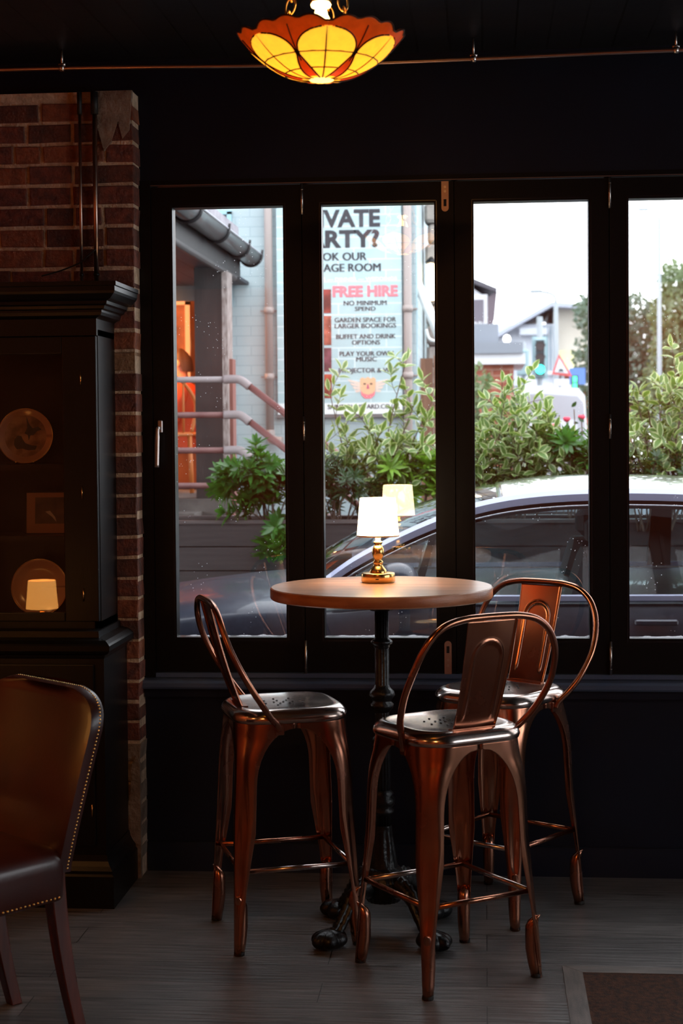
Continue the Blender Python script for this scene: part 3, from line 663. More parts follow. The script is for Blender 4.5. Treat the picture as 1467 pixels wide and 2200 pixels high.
# local frame: +Y is the way the sitter faces, +X towards the camera side
cf = math.atan2(-.75, -.66)            # facing direction
CL = Vector((-1.222, 4.150, 0))
ch = thing('dining_chair', 'dark red leather dining chair with brass nail trim and mahogany legs, at bottom left', 'chair', CL, cf-PI/2)
sgn = 1
def legp(x0, ysplay, front):
    mb = MB(); rings = []
    for i in range(13):
        t = i/12; z = .0+.50*t
        if front: yy = 0; s_ = .016+.008*t
        else: yy = -.075*(1-t)**1.8-.0*t; s_ = .0165+.0065*t
        rings.append([(x0-s_, yy+ysplay-s_, z), (x0+s_, yy+ysplay-s_, z), (x0+s_, yy+ysplay+s_, z), (x0-s_, yy+ysplay+s_, z)])
    return mb.loft(rings, cap=True)
for x0 in (-.155, .155):
    o = obj('leg', legp(x0, .0, False), MAH, ch); bevel(o, .003)
    o = obj('leg', legp(x0*1.22, .40, True), MAH, ch); bevel(o, .003)
# seat
def sring(z, k, e=0):
    pts = []
    for (a, b) in ((-.205, -.01), (.205, -.01), (.235, .43), (-.235, .43)):
        pts.append((a*k, .21+(b-.21)*k))
    out = []
    n = 4
    for i in range(4):
        p0, p1, p2 = Vector(pts[i-1]), Vector(pts[i]), Vector(pts[(i+1) % 4]); r = .035
        a = p1+(p0-p1).normalized()*r; b = p1+(p2-p1).normalized()*r
        for j in range(n+1):
            t = j/n; q = a*(1-t)**2+p1*2*t*(1-t)+b*t*t; out.append((q.x, q.y, z))
    return out
mb = MB().loft([sring(.375, .985), sring(.38, 1), sring(.455, 1.01), sring(.475, 1.005), sring(.492, .975), sring(.505, .90), sring(.515, .7), sring(.52, .4), sring(.521, .02)], 0, True, cap=True)
seat = obj('seat', mb, LEA, ch)
# back
BH = .900; BW = .252
def outline(n=60):
    pts = []
    for i in range(n+1):
        s_ = i/n
        a = PI*s_
        # superellipse top, tapering down
        x_ = BW*(1 if cos(a) > 0 else -1)*abs(cos(a))**.55; z_ = .80+.105*abs(sin(a))**.75
        pts.append((x_, z_))
    return pts
def halfw(z): # half width at height z
    zz = .80
    if z <= zz: return .196+(BW-.196)*((z-.45)/(zz-.45))**.9 if z > .45 else .196
    s_ = ((z-zz)/.105)**(1/.75); s_ = min(1, s_); return BW*max(0, (1-s_*s_))**(.5*.55)
def yb(z): return -.012-.085*max(0, (z-.45)/.45)**1.2
def back(u, v, side):
    z = .44+(BH-.44)*(1-(1-v)**1.6); hw_ = halfw(z); t = (u-.5)*2; x_ = t*hw_
    edge = (1-abs(t)**5)*min(1, (BH-z)/.03+.0)
    cur = -.035*(1-t*t)*min(1, (z-.44)/.15)
    if side > 0: y_ = yb(z)+.022+cur+.018*edge
    else: y_ = yb(z)-.016+cur*.9-.006*edge
    return (x_, y_, z)
mb = MB(); mb.grid(lambda u, v: back(u, v, 1), 40, 44); mb.grid(lambda u, v: back(1-u, v, -1), 40, 44)
# sides joining the two faces
sp1 = [back(1, v/44, 1) for v in range(45)]+[back(0, 1-v/44, 1) for v in range(45)]
sp2 = [back(1, v/44, -1) for v in range(45)]+[back(0, 1-v/44, -1) for v in range(45)]
mb.loft([sp1, [tuple((Vector(a)+Vector(b))/2+Vector((.004*(1 if a[0] > 0 else -1), 0, .003))) for a, b in zip(sp1, sp2)], sp2], 0, True, closed=False)
bk = obj('backrest', mb, LEA, ch)
# nails round the edge of the back and along the seat rail
nm = mesh('nail_head', MB().lathe([(.0001, .0022), (.0020, .0017), (.0031, .0006), (.0034, -.0005)], n=10), BRASS)
def nail(p, nrm, par):
    o = bpy.data.objects.new('nail_head', nm); COL.objects.link(o); o.parent = par; o.location = p
    o.rotation_euler = Vector(nrm).to_track_quat('Z', 'Y').to_euler()
line = [tuple((Vector(a)*.35+Vector(b)*.65)+Vector((.003*(1 if a[0] > 0 else -1), 0, .002))) for a, b in zip(sp1, sp2)][::-1]
acc = 0; line = line; last = Vector(line[0]); cnt = 0
for i in range(1, len(line)):
    p = Vector(line[i]); seg = (p-last).length
    if seg < 1e-6: continue
    while acc+seg >= .0095 and cnt < 92:
        f_ = (.0095-acc)/seg; last = last.lerp(p, f_); seg = (p-last).length; acc = 0
        zf = max(0, min(1, (last.z-.80)/.09)); nail(last, (cos(zf*PI/2)*(1 if last.x > 0 else -1), -.25, sin(zf*PI/2)), bk); cnt += 1
    acc += seg; last = p
for k in range(30):
    t = k/29; nail((-(.2135+.026*t), .02+.38*t, .386), (-1, -.05, 0), seat)

# ================================================================== OUTSIDE
GZ = -.12
ASPH = mat('asphalt', lin(74, 74, 77), .75, c2=lin(56, 56, 60), scale=4, bump=.3, bscale=200)
mb = MB(); mb.box((-14, D+.17, GZ-.2), (30, 90, GZ)); struct('floor_street', mb, ASPH)
mb = MB(); mb.box((-14, D+.17, GZ), (30, 6.55, GZ+.09)); struct('floor_pavement', mb, mat('paving', lin(150, 148, 146), .8, c2=lin(120, 118, 118), scale=6))
struct('trim_4', MB().box((-1.24, D+.06, .60), (3.15, D+.17, .70)), mat('outer_sill', lin(40, 40, 44), .4))

# ---- parked car (faces left)
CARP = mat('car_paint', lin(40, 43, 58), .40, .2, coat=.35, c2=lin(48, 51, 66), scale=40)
CRAIL = mat('car_trim_sky_lit', lin(168, 174, 204), .3, .2, coat=.6)  # rail colour lightened to stand for reflected sky; belt and spokes share it
CBLK = mat('car_black_trim', lin(16, 16, 19), .3)
CINT = mat('car_interior', lin(58, 62, 70), .8)
CARG = glass_mat('car_glass', (.62, .72, .74, 1), f0=.09); WSG = glass_mat('car_windscreen', (.62, .74, .70, 1), f0=.14)
car = thing('car', 'dark blue wet parked car right outside the window, bonnet to the left', 'car', (0.3, 7.75, GZ))
YN = 6.86; YC = 7.74; HWD = YC-YN       # near side plane, centreline, half width
def roofz(x): # height of the roof rail along x
    pts = [(-.70, .905), (-.56, 1.005), (-.21, 1.168), (-.036, 1.238), (.20, 1.272), (.50, 1.282), (.90, 1.276), (1.4, 1.25), (1.9, 1.18), (2.3, 1.07), (2.72, .93)]
    for (a, za), (b, zb) in zip(pts, pts[1:]):
        if x <= b: t = max(0, (x-a)/(b-a)); return za+(zb-za)*t
    return pts[-1][1]
RX = spline([(x, 0, z) for x, z in [(-.70, .905), (-.56, 1.003), (-.38, 1.095), (-.21, 1.168), (-.036, 1.228), (.20, 1.268), (.50, 1.284), (.90, 1.276), (1.4, 1.245), (1.9, 1.18), (2.3, 1.08), (2.72, .93)]], 5)
def ry(x): return HWD-.03-.19*min(1, max(0, (x+.70)/.8))**.7 if x < 1.6 else HWD-.22+.05*((x-1.6)/1.1)
def bz(x): return .838+.012*(x+.7)/3 if x > -.7 else .838-.055*((-.7-x)/1.2)**1.4
# lower body: cross-section rings along x, from the left shoulder over the flank
st = [-1.98, -1.90, -1.75, -1.5, -1.2, -.9, -.7, -.4, 0, .5, 1.0, 1.5, 2.0, 2.4, 2.72, 2.9, 3.0]
def hoodz(x): # centreline height of the bonnet / tail deck
    if x < -.7: return .885-.155*((-.7-x)/1.28)**1.5
    return .93
rings = []
for x in st:
    k = 1-.16*max(0, (-1.2-x)/.8)**2-.10*max(0, (x-2.4)/.6)**2; b_ = bz(x); hw_ = HWD*k; hz = hoodz(x) if x < -.7 or x > 2.7 else b_+.01
    if x <= -.7: b_ = hz-.055
    end = 1 if -1.95 < x < 2.95 else 0
    lo = .10
    prof = [(-.0, hz+.0), (-.45*hw_, hz-.004), (-.80*hw_, hz-.025), (-.93*hw_, b_-.004), (-.975*hw_, b_-.035), (-1.0*hw_, b_-.16), (-1.005*hw_, .45), (-.985*hw_, .22), (-.93*hw_, lo), (0, lo)]
    if not end: prof = [(y_*.93, lo+.06+(z_-lo-.06)*.86) for y_, z_ in prof]
    ring = [(x, YC+y_, z_) for y_, z_ in prof]+[(x, YC-y_, z_) for y_, z_ in prof[-2:0:-1]]
    rings.append(ring)
mb = MB().loft(rings, 0, True, cap=True)
body = obj('body', mb, CARP, car, world=car); m_ = body.modifiers.new('smooth', 'SUBSURF'); m_.levels = 1; m_.render_levels = 2
# roof skin
def roofp(u, v):
    i = u*(len(RX)-1); a = int(min(i, len(RX)-2)); t = i-a; p = RX[a].lerp(RX[a+1], t); x = p.x; w_ = ry(x); s_ = (v-.5)*2
    return (x, YC+s_*w_, p.z+.052*(1-s_*s_)*min(1, max(0, (x+.70)/.4))+.0)
i0 = [i for i, p in enumerate(RX) if p.x > .02][0]/(len(RX)-1); i1 = [i for i, p in enumerate(RX) if p.x > 1.95][0]/(len(RX)-1)
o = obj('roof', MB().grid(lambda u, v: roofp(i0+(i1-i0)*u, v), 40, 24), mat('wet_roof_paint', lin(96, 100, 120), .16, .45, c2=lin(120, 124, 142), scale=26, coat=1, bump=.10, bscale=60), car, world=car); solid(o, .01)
o = obj('windscreen', MB().grid(lambda u, v: (lambda p: (p[0]-.20*(1-((v-.5)*2)**2)*(1-u), p[1], p[2]))(roofp(i0*u, .02+.96*v)), 30, 20), WSG, car, world=car)
o = obj('rear_window', MB().grid(lambda u, v: roofp(i1+(1-i1)*u, .03+.94*v), 16, 16), CARG, car, world=car)
for s_ in (-1, 1):
    path = [(p.x, YC+s_*ry(p.x), p.z) for p in RX]
    mb = MB(); rings = []
    for p in path: rings.append([(p[0], p[1]+s_*.014, p[2]-.036), (p[0], p[1]+s_*.015, p[2]-.006), (p[0], p[1]-s_*.006, p[2]+.014), (p[0], p[1]-s_*.035, p[2]+.014), (p[0], p[1]-s_*.03, p[2]-.036)])
    obj('roof_rail', mb.loft(rings, 0, False, cap=True), CRAIL, car, world=car)
    mb = MB(); rings = []
    for p in path: rings.append([(p[0], p[1]+s_*.010, p[2]-.072), (p[0], p[1]+s_*.012, p[2]-.037), (p[0], p[1]-s_*.02, p[2]-.037), (p[0], p[1]-s_*.02, p[2]-.072)])
    obj('window_seal', mb.loft(rings, 0, False, cap=True), CBLK, car, world=car)
    mb = MB(); mb.tube([(p[0], p[1]+s_*.013, p[2]-.056) for p in path[4:-2]], .004, 6); obj('chrome_line', mb, mat('chrome_line', (.5, .52, .58), .25, 1), car, world=car)
    # side glass: ruled from belt to rail
    def sg(u, v, s_=s_):
        i = u*(len(RX)-1); a = int(min(i, len(RX)-2)); p = RX[a].lerp(RX[a+1], i-a); x = p.x; bl = bz(x)-.0
        yb_ = HWD-.035; return (x, YC+s_*(yb_+(ry(x)-yb_)*v), bl+(p.z-.03-bl)*v)
    obj('side_glass', MB().grid(sg, 50, 6), CARG, car, world=car)
    for xp, wd, tl in ((.90, .06, .03), (-.30, .018, .10)):
        i = min(range(len(RX)), key=lambda i: abs(RX[i].x-xp-tl)); p = RX[i]
        mb = MB(); y0 = YC+s_*(HWD-.03); y1 = YC+s_*(ry(p.x)+.004)
        mb.loft([[(xp-wd, y0, bz(xp)), (xp+wd, y0, bz(xp)), (xp+wd, y0-s_*.03, bz(xp)), (xp-wd, y0-s_*.03, bz(xp))], [(p.x-wd*.8, y1, p.z-.03), (p.x+wd*.8, y1, p.z-.03), (p.x+wd*.8, y1-s_*.03, p.z-.03), (p.x-wd*.8, y1-s_*.03, p.z-.03)]], cap=True)
        obj('door_pillar', mb, CBLK, car, world=car)
    mb = MB(); mb.loft([[(x, YC+s_*(HWD-.045), bz(x)-.006), (x, YC+s_*(HWD-.020), bz(x)-.008), (x, YC+s_*(HWD-.018), bz(x)+.012), (x, YC+s_*(HWD-.045), bz(x)+.016)] for x in [-.66, -.3, 0, .5, 1, 1.5, 2, 2.5]], cap=True)
    obj('belt_moulding', mb, CRAIL, car, world=car)
    # mirror
    def mir(u, v, s_=s_):
        th = PI*v; ph = 2*PI*u; return (-.36+.095*sin(th)*cos(ph)*(1 if cos(ph) < 0 else .9), YC+s_*(HWD+.10+.09*sin(th)*sin(ph)), .935+.072*cos(th)+.0)
    mr_ = obj('mirror', MB().grid(mir, 28, 16), CARP, car, world=car)
    mb = MB(); mb.tube([(-.38, YC+s_*(HWD-.03), .865), (-.36, YC+s_*(HWD+.06), .89)], .022, 8); obj('mirror_arm', mb, CBLK, mr_, world=car)
    mb = MB(); mb.box((.62, YC+s_*(HWD-.005), .735), (.80, YC+s_*(HWD+.025), .76), bev=.006); obj('door_handle', mb, CARP, car, world=car)
    for xw in (-1.22, 2.05):
        mb = MB(); prof = [(.001, 0), (.17, .0), (.20, .02), (.30, .03), (.315, .05), (.315, .17), (.29, .19)]
        mb.lathe([(r, z) for r, z in prof], n=40)
        mb.v = [Vector((xw+v.x, YC+s_*(HWD+.005-v.z), GZ+.315+v.y)) for v in mb.v]
        wh = obj('wheel', mb, mat('tyre', lin(20, 20, 20), .7), car, world=car)
        mb = MB()
        for k in range(10):
            a = 2*PI*k/10; mb.box((-.015, 0, .03), (.015, .012, .19)); n8 = mb.v[-8:]
            for q in range(8): v = n8[q]; mb.v[-8+q] = Vector((xw+v.x*cos(a)+v.z*sin(a), YC+s_*(HWD+.0+v.y), GZ+.315-v.x*sin(a)+v.z*cos(a)))
        obj('wheel_spokes', mb, CRAIL, wh, world=car)
# interior: seats, dash, wheel
for x_, y_ in ((.35, YC-.38), (.35, YC+.38), (1.35, YC-.36), (1.35, YC+.36)):
    mb = MB(); mb.box((x_-.5, y_-.24, .42), (x_+.08, y_+.24, .55), bev=.04)
    rings = []
    for z_, w_, dx in ((.5, .22, 0), (.75, .23, .06), (.98, .20, .13), (1.02, .12, .145)): rings.append([(x_+dx-.06, y_-w_, z_), (x_+dx+.06, y_-w_, z_), (x_+dx+.06, y_+w_, z_), (x_+dx-.06, y_+w_, z_)])
    mb.loft(rings, cap=True); mb.box((x_+.10, y_-.12, 1.03), (x_+.19, y_+.12, 1.16), bev=.03)
    obj('car_seat', mb, CINT, car, world=car)
mb = MB(); mb.box((-.72, YN+.1, .55), (-.42, YC+HWD-.1, .86), bev=.05); obj('dashboard', mb, CBLK, car, world=car)
mb = MB(); cx_, cy_, cz_ = -.30, YC-.38, .86; mb.tube([(cx_+.06*cos(t)*.6, cy_+.18*sin(t), cz_+.17*cos(t)) for t in [2*PI*k/32 for k in range(32)]], .014, 8, closed=True); obj('steering_wheel', mb, CBLK, car, world=car)
mb = MB(); mb.box((-1.97, YN+.12, .52), (-1.86, YN+.46, .66), bev=.03); mb.box((-1.97, YC+.42, .52), (-1.86, YC+.76, .66), bev=.03); obj('headlamp', mb, mat('headlamp', (.8, .8, .85), .1, spec=.8), car, world=car)
mb = MB(); mb.tube([(-.62, YC-.55, .935), (-.50, YC-.15, .985), (-.42, YC+.2, 1.03)], .006, 6); obj('wiper', mb, CBLK, car, world=car)

# ---- planter and its shrubs
PLW = mat('planter_boards', lin(48, 42, 42), .6, c2=lin(34, 29, 30), scale=4, stretch=(1, 6, 12), bump=.25, bscale=30)
PZ = 1.02
pln = thing('planter', 'long dark timber-boarded planter behind the parked car', 'planter', (0, 9.95, GZ))
for k, (za, zb) in enumerate(((.865, 1.0), (.72, .858), (.575, .713), (.43, .568), (.285, .423), (.14, .278), (-.1, .133))):
    mb = MB(); mb.box((-3.2, 9.70, za), (3.4, 9.73, zb)); obj('front_board', mb, PLW, pln, world=pln)
mb = MB(); mb.box((-3.2, 9.69, 1.0), (3.4, 9.78, PZ)); mb.box((-3.2, 10.20, 1.0), (3.4, 10.28, PZ)); obj('capping', mb, mat('planter_cap', lin(84, 74, 72), .6, c2=lin(62, 54, 54), scale=6, stretch=(1, 6, 6)), pln, world=pln)
mb = MB(); mb.box((-3.2, 10.24, GZ), (3.4, 10.27, 1.0)); mb.box((-3.2, 9.73, GZ), (-3.17, 10.24, 1.0)); mb.box((3.37, 9.73, GZ), (3.4, 10.24, 1.0)); obj('back_board', mb, PLW, pln, world=pln)
mb = MB(); mb.grid(lambda u, v: (-3.17+6.54*u, 9.73+.51*v, .955+.012*sin(40*u)*cos(9*v)), 80, 8); obj('soil', mb, mat('soil', lin(48, 36, 30), .95, c2=lin(30, 22, 18), scale=40, bump=1, bscale=80), pln, world=pln)

def leafm(name, c, c2, r=.38):
    m = mat(name, c, r, c2=c2, scale=9, spec=.5); nt = m.node_tree; b = nt.nodes['Principled BSDF']
    tl = nt.nodes.new('ShaderNodeBsdfTranslucent'); tl.inputs[0].default_value = (c[0]*1.1, c[1]*1.15, c[2]*.6, 1); mx = nt.nodes.new('ShaderNodeMixShader'); mx.inputs[0].default_value = .32
    nt.links.new(b.outputs[0], mx.inputs[1]); nt.links.new(tl.outputs[0], mx.inputs[2]); nt.links.new(mx.outputs[0], nt.nodes['Material Output'].inputs[0]); return m
LVG = leafm('leaf_green', lin(112, 140, 72), lin(84, 118, 60)); LVC = leafm('leaf_cream', lin(206, 210, 168), lin(184, 194, 142))
LGL = leafm('leaf_glossy', lin(74, 124, 52), lin(48, 96, 46), .22); LDK = leafm('leaf_dark', lin(44, 82, 44), lin(34, 66, 40), .3)
LBR = leafm('leaf_bright', lin(150, 190, 78), lin(116, 160, 66), .3)
BARK = mat('twig_bark', lin(92, 76, 66), .8); TWIG = mat('green_twig', lin(110, 124, 74), .6)
def leaf(mb, p, d, n, L_, W, rim=None, mi=0, curl=.15):
    d = d.normalized(); s_ = d.cross(n); s_ = s_.normalized() if s_.length > 1e-4 else d.orthogonal().normalized(); n = s_.cross(d)
    st_ = [(0, .04), (.22, .72), (.5, 1), (.78, .66), (1, .02)]
    mid = []; lf = []; rg = []; li = []; ri = []
    for t, w_ in st_:
        c = p+d*L_*t-n*curl*L_*t*t; mid.append(c); hw_ = W/2*w_
        lf.append(c+s_*hw_+n*hw_*.25); rg.append(c-s_*hw_+n*hw_*.25)
        li.append(c+s_*hw_*.66+n*hw_*.16); ri.append(c-s_*hw_*.66+n*hw_*.16)
    if rim is None:
        vs = mid+lf+rg; fs = [(i, i+1, i+6, i+5) for i in range(4)]+[(i+1, i, i+10, i+11) for i in range(4)]; mb.add(vs, fs, mi, True)
    else:
        vs = mid+li+ri+lf+rg; mb.add(vs, [(i, i+1, i+6, i+5) for i in range(4)]+[(i+1, i, i+10, i+11) for i in range(4)], mi, True)
        o = len(mb.v)-25
        for i in range(4):
            mb.f.append([o+5+i, o+6+i, o+16+i, o+15+i]); mb.f.append([o+11+i, o+10+i, o+20+i, o+21+i]); mb.m += [rim, rim]; mb.s += [True, True]
rv = lambda a=1: Vector((random.uniform(-a, a), random.uniform(-a, a), random.uniform(-a, a)))
def shrub(label, base, tips, leaves, L_, W, mats, kind, seed, twigs=5, tw=.16, group='shrubs in the planter', n_who=9, cat='shrub', name='shrub'):
    random.seed(seed); base = Vector(base); root = thing(name, label, cat, base, group=None)
    sm = MB(); lm = MB(); rim = 1 if len(mats) > 1 else None
    for tip in tips:
        tip = Vector(tip); b0 = base+Vector((random.uniform(-.06, .06)+(tip.x-base.x)*.25, random.uniform(-.05, .05), -.02))
        midp = b0.lerp(tip, .5)+Vector(((tip.x-b0.x)*-.12+random.uniform(-.03, .03), random.uniform(-.04, .04), .03))
        path = spline([b0, midp, tip], 8); ln = len(path)
        sm.tube([tuple(p) for p in path], [.0065*(1-.7*i/ln) for i in range(ln)], 5)
        ends = [(path, .30)]
        for k in range(twigs):
            i = int(ln*(.28+.7*(k+.5)/twigs)); i = min(i, ln-2); p = path[i]; t_ = (path[i+1]-p).normalized()
            d = (t_*.8+rv(1)*.9+Vector((0, 0, .35))).normalized(); e = p+d*tw*random.uniform(.6, 1.25); q = p.lerp(e, .5)+rv(.012)
            tp = spline([p, q, e], 4); sm.tube([tuple(a) for a in tp], [.0025]*len(tp), 4); ends.append((tp, .15))
        for tp, st0 in ends:
            if kind == 'pair':
                n_ = max(3, int(leaves*(1.6 if st0 == .30 else 1)))
                for k in range(n_):
                    f_ = st0+(1-st0)*(k+.7)/n_; i = min(int(f_*(len(tp)-1)), len(tp)-2); p = tp[i].lerp(tp[i+1], f_*(len(tp)-1)-i); t_ = (tp[i+1]-tp[i]).normalized()
                    sd = t_.orthogonal().normalized(); sd = Matrix.Rotation(k*1.57+random.uniform(-.5, .5), 3, t_) @ sd
                    for s_ in (1, -1):
                        d = (t_*.55+sd*s_+rv(.25)); leaf(lm, p, d, Vector((0, -.25, 1))+rv(.5), L_*random.uniform(.65, 1.15), W*random.uniform(.8, 1.15), rim)
                leaf(lm, tp[-1], (tp[-1]-tp[-2]), rv(1)+Vector((0, -1, 0)), L_*.8, W*.8, rim)
            else:
                e = tp[-1]; t_ = (tp[-1]-tp[-2]).normalized()
                for ly in range(2 if st0 == .15 else 3):
                    for k in range(n_who):
                        a = 2*PI*k/n_who+ly*.4+random.uniform(-.2, .2); sd = Matrix.Rotation(a, 3, t_) @ t_.orthogonal().normalized()
                        p = e-t_*(ly*.035+random.uniform(0, .01)); leaf(lm, p, sd+t_*(.9-.35*ly)+rv(.2), t_+rv(.2), L_*random.uniform(.75, 1.1), W*random.uniform(.85, 1.1), rim, curl=.22)
    obj('stems', sm, BARK, root, world=root); o = obj('foliage', lm, mats, root, world=root); o['kind'] = 'stuff'
    return root
def T_(x0, x1, z0, z1, n, seed, y=(9.8, 10.15), arch=True):
    random.seed(seed); out = []
    for i in range(n):
        f_ = (i+.5)/n; x = x0+(x1-x0)*f_+random.uniform(-.05, .05); k = sin(PI*f_)**.6 if arch else 1
        out.append((x, random.uniform(*y), z0+(z1-z0)*k*random.uniform(.55, 1)))
    return out
shrub('glossy dark green whorled shrub spilling over the planter, in front of the porch post', (-1.33, 9.82, .97), T_(-1.62, -1.08, 1.14, 1.42, 13, 1, (9.66, 10.0))+[(-1.50, 9.72, 1.08), (-1.22, 9.62, .90), (-1.19, 9.6, .86), (-1.55, 9.74, 1.30)], 5, .098, .032, [LGL], 'whorl', 11, 3, .10)
shrub('tall thin variegated shrub growing up in front of the banner', (-.62, 9.98, .97), [(-.98, 9.9, 1.50), (-.945, 9.95, 1.80), (-.82, 9.9, 1.46), (-.72, 10.0, 1.40), (-.66, 9.9, 1.50), (-.55, 10.0, 1.52), (-.47, 9.92, 1.98), (-.43, 9.95, 1.70), (-.36, 9.95, 1.60), (-.30, 9.9, 1.76), (-.25, 10, 1.50), (-.60, 9.85, 1.36), (-.84, 9.85, 1.32), (-.40, 9.85, 1.42), (-.52, 9.88, 1.46), (-.71, 9.9, 1.58)], 2.1, .105, .046, [LVG, LVC], 'pair', 12, 4, .17)
shrub('dark feathery narrow-leaved shrub at the foot of the variegated one', (-.90, 9.84, .97), T_(-1.08, -.70, 1.10, 1.42, 12, 2, (9.7, 9.95)), 4, .075, .012, [LDK], 'whorl', 13, 5, .11)
shrub('bright lance-leaved shrub behind the lamp reflection', (-.42, 9.90, .97), T_(-.60, -.12, 1.22, 1.37, 10, 3, (9.75, 10.0), False), 4, .115, .026, [LBR], 'whorl', 14, 2, .09)
shrub('broad variegated shrub in the third window', (.12, 9.95, .97), T_(-.12, .50, 1.22, 1.72, 19, 4, (9.75, 10.1))+[(.21, 9.9, 1.80), (.12, 9.85, 1.74), (.42, 9.9, 1.56), (-.02, 9.8, 1.45), (.2, 9.75, 1.4), (.35, 9.78, 1.36)], 2.4, .098, .046, [LVG, LVC], 'pair', 15, 5, .15)
shrub('leafy whorled shrub at the right edge of the third window', (.56, 9.85, .97), T_(.40, .78, 1.26, 1.50, 9, 5, (9.7, 9.95), False), 4, .105, .030, [LGL], 'whorl', 16, 3, .10)
shrub('tall variegated shrub in the rightmost window', (1.02, 9.7, .97), T_(.80, 1.42, 1.35, 1.86, 17, 6, (9.6, 9.95))+[(.90, 9.7, 1.72), (1.12, 9.7, 1.90), (.86, 9.7, 1.45)], 2.3, .100, .046, [LVG, LVC], 'pair', 17, 4, .16)
shrub('low dark shrub at the foot of the rightmost variegated one', (.98, 9.65, .97), T_(.80, 1.30, 1.16, 1.38, 10, 7, (9.55, 9.75), False), 4, .06, .016, [LDK], 'whorl', 18, 4, .10)
# pink-flowered rose behind
random.seed(31)
root = thing('rose_bush', 'thin rose bush with small pink and red flowers beyond the planter', 'shrub', (.62, 11.2, GZ))
mb = MB(); fm = MB(); lm = MB()
for k in range(9):
    x = .46+.05*k; z = 1.55+.18*random.random(); mb.tube([(x, 11.2, GZ), (x+.03, 11.2, 1.1), (x, 11.2, z)], .004, 5)
    for q in range(14): leaf(lm, Vector((x, 11.2, z-.5*random.random()))+rv(.03), rv(), rv(), .05, .03)
    if k % 2 == 0: fm.lathe([(.001, -.02), (.018, -.01), (.026, .005), (.02, .018), (.001, .014)], (x, 11.19, z+.02), 10)
obj('stems', mb, BARK, root, world=root); o = obj('foliage', lm, [LDK], root, world=root); o['kind'] = 'stuff'; obj('flowers', fm, mat('pink_petal', lin(222, 70, 96), .6), root, world=root)

# ---- blue brick building with porch
BLUE = brick_mat('pale_blue_brick', lin(170, 186, 190), lin(166, 182, 187), lin(150, 168, 175), .225, .075, .004, .6, .3, noise_amt=.08, grain=(3, 3, 3))
bb = thing('blue_building', 'pale blue painted brick building with a dark upper window', 'building', (-1.2, 12.3, GZ))
YW = 12.30; XE = -1.925
mb = MB(); mb.box((XE, YW, GZ), (-.505, 15.5, 4.6)); mb.box((-6, YW, 2.86), (XE, YW+.25, 4.6)); mb.box((-6, YW, GZ), (XE, YW+.25, .95))
w1 = obj('wall', mb, BLUE, bb, world=bb); I_ = 1
mb = MB(); mb.box((-2.35, YW-.012, 2.55), (-1.935, YW-.004, 3.20)); wd = obj('window', mb, mat('dark_window', lin(58, 66, 74), .2), bb, world=bb)
mb = MB(); mb.box((-1.935, YW-.03, 2.5), (-1.90, YW-.0, 3.22)); mb.box((-2.4, YW-.03, 3.20), (-1.90, YW, 3.23)); obj('window_frame', mb, mat('pale_blue_paint', lin(150, 190, 200), .5), wd, world=bb)
mb = MB(); mb.box((-.505, YW-.0, GZ), (-.50, YW+.05, 4.6)); obj('corner_trim', mb, mat('pale_blue_paint', lin(150, 190, 200), .5), bb, world=bb)
mb = MB(); mb.box((XE-.012, YW-.02, GZ), (XE+.012, YW+.26, 2.86)); obj('reveal', mb, mat('pale_blue_paint', lin(150, 190, 200), .5), bb, world=bb)
PIPEM = mat('painted_downpipe', lin(156, 144, 140), .45)
for xp, lb in ((-1.617, 'pinkish grey downpipe left of the banner'), (-.567, 'grey downpipe at the corner right of the banner')):
    dp = thing('downpipe', lb, 'pipe', (xp, YW-.05, GZ), group='downpipes on the blue wall')
    zt = 1.53 if xp < -1 else GZ
    mb = MB(); mb.tube([(xp, YW-.05, zt), (xp, YW-.05, 4.4)], .031, 14)
    if xp < -1: mb.tube(spline([(xp, YW-.05, 1.56), (xp+.01, YW-.06, 1.50), (xp+.05, YW-.09, 1.48), (xp+.10, YW-.10, 1.475)], 4), .036, 12)
    obj('pipe', mb, PIPEM, dp, world=dp)
    for z_ in (2.46, 1.96, 3.4):
        mb = MB(); mb.tube([(xp, YW-.05, z_-.02), (xp, YW-.05, z_+.03)], .038, 14); mb.box((xp-.07, YW-.012, z_), (xp+.07, YW-.004, z_+.012)); obj('bracket', mb, PIPEM, dp, world=dp)

# banner with its printed brickwork and lettering
ban = thing('banner', 'printed banner advertising private parties and free hire on the blue wall', 'sign', (-1.09, YW-.045, 1.68))
BX0, BX1 = -1.556, -.612; SY = YW-.045
BANM = brick_mat('banner_print', lin(176, 198, 201), lin(166, 191, 196), lin(200, 214, 217), .24, .083, .005, .5, .0, noise_amt=.10, grain=(5, 5, 5))
mb = MB(); mb.box((BX0, SY, 1.76), (BX1, SY+.022, 3.42)); obj('board', mb, BANM, ban, world=ban)
mb = MB(); mb.box((BX0, SY, 1.68), (BX1, SY+.022, 1.76)); obj('white_band', mb, mat('banner_white', lin(236, 240, 240), .5), ban, world=ban)
mb = MB(); mb.box((BX0-.01, SY+.0, 1.655), (BX1+.01, YW-.004, 1.679)); obj('shade_strip', mb, mat('shade_strip', lin(110, 106, 106), .7), ban, world=ban)  # grey strip stands in for the shadow line under the banner
for k, (c, za, zb) in enumerate(((lin(150, 60, 52), 2.44, 2.62), (lin(196, 104, 84), 2.20, 2.42), (lin(128, 72, 84), 2.0, 2.18), (lin(190, 82, 60), 1.80, 1.98))):
    mb = MB(); mb.box((BX0+.08, SY-.002, za), (-1.145+.0, SY, zb)); obj('printed_photo', mb, mat('photo_%d' % k, c, .5, c2=tuple(x*.3 for x in c[:3]), scale=9, lo=.4, hi=.6), ban, world=ban)
def ztext(y): return 3.085-(y-487.3)/286.5
def xtext(x): return -.777+(x-815)/286.0
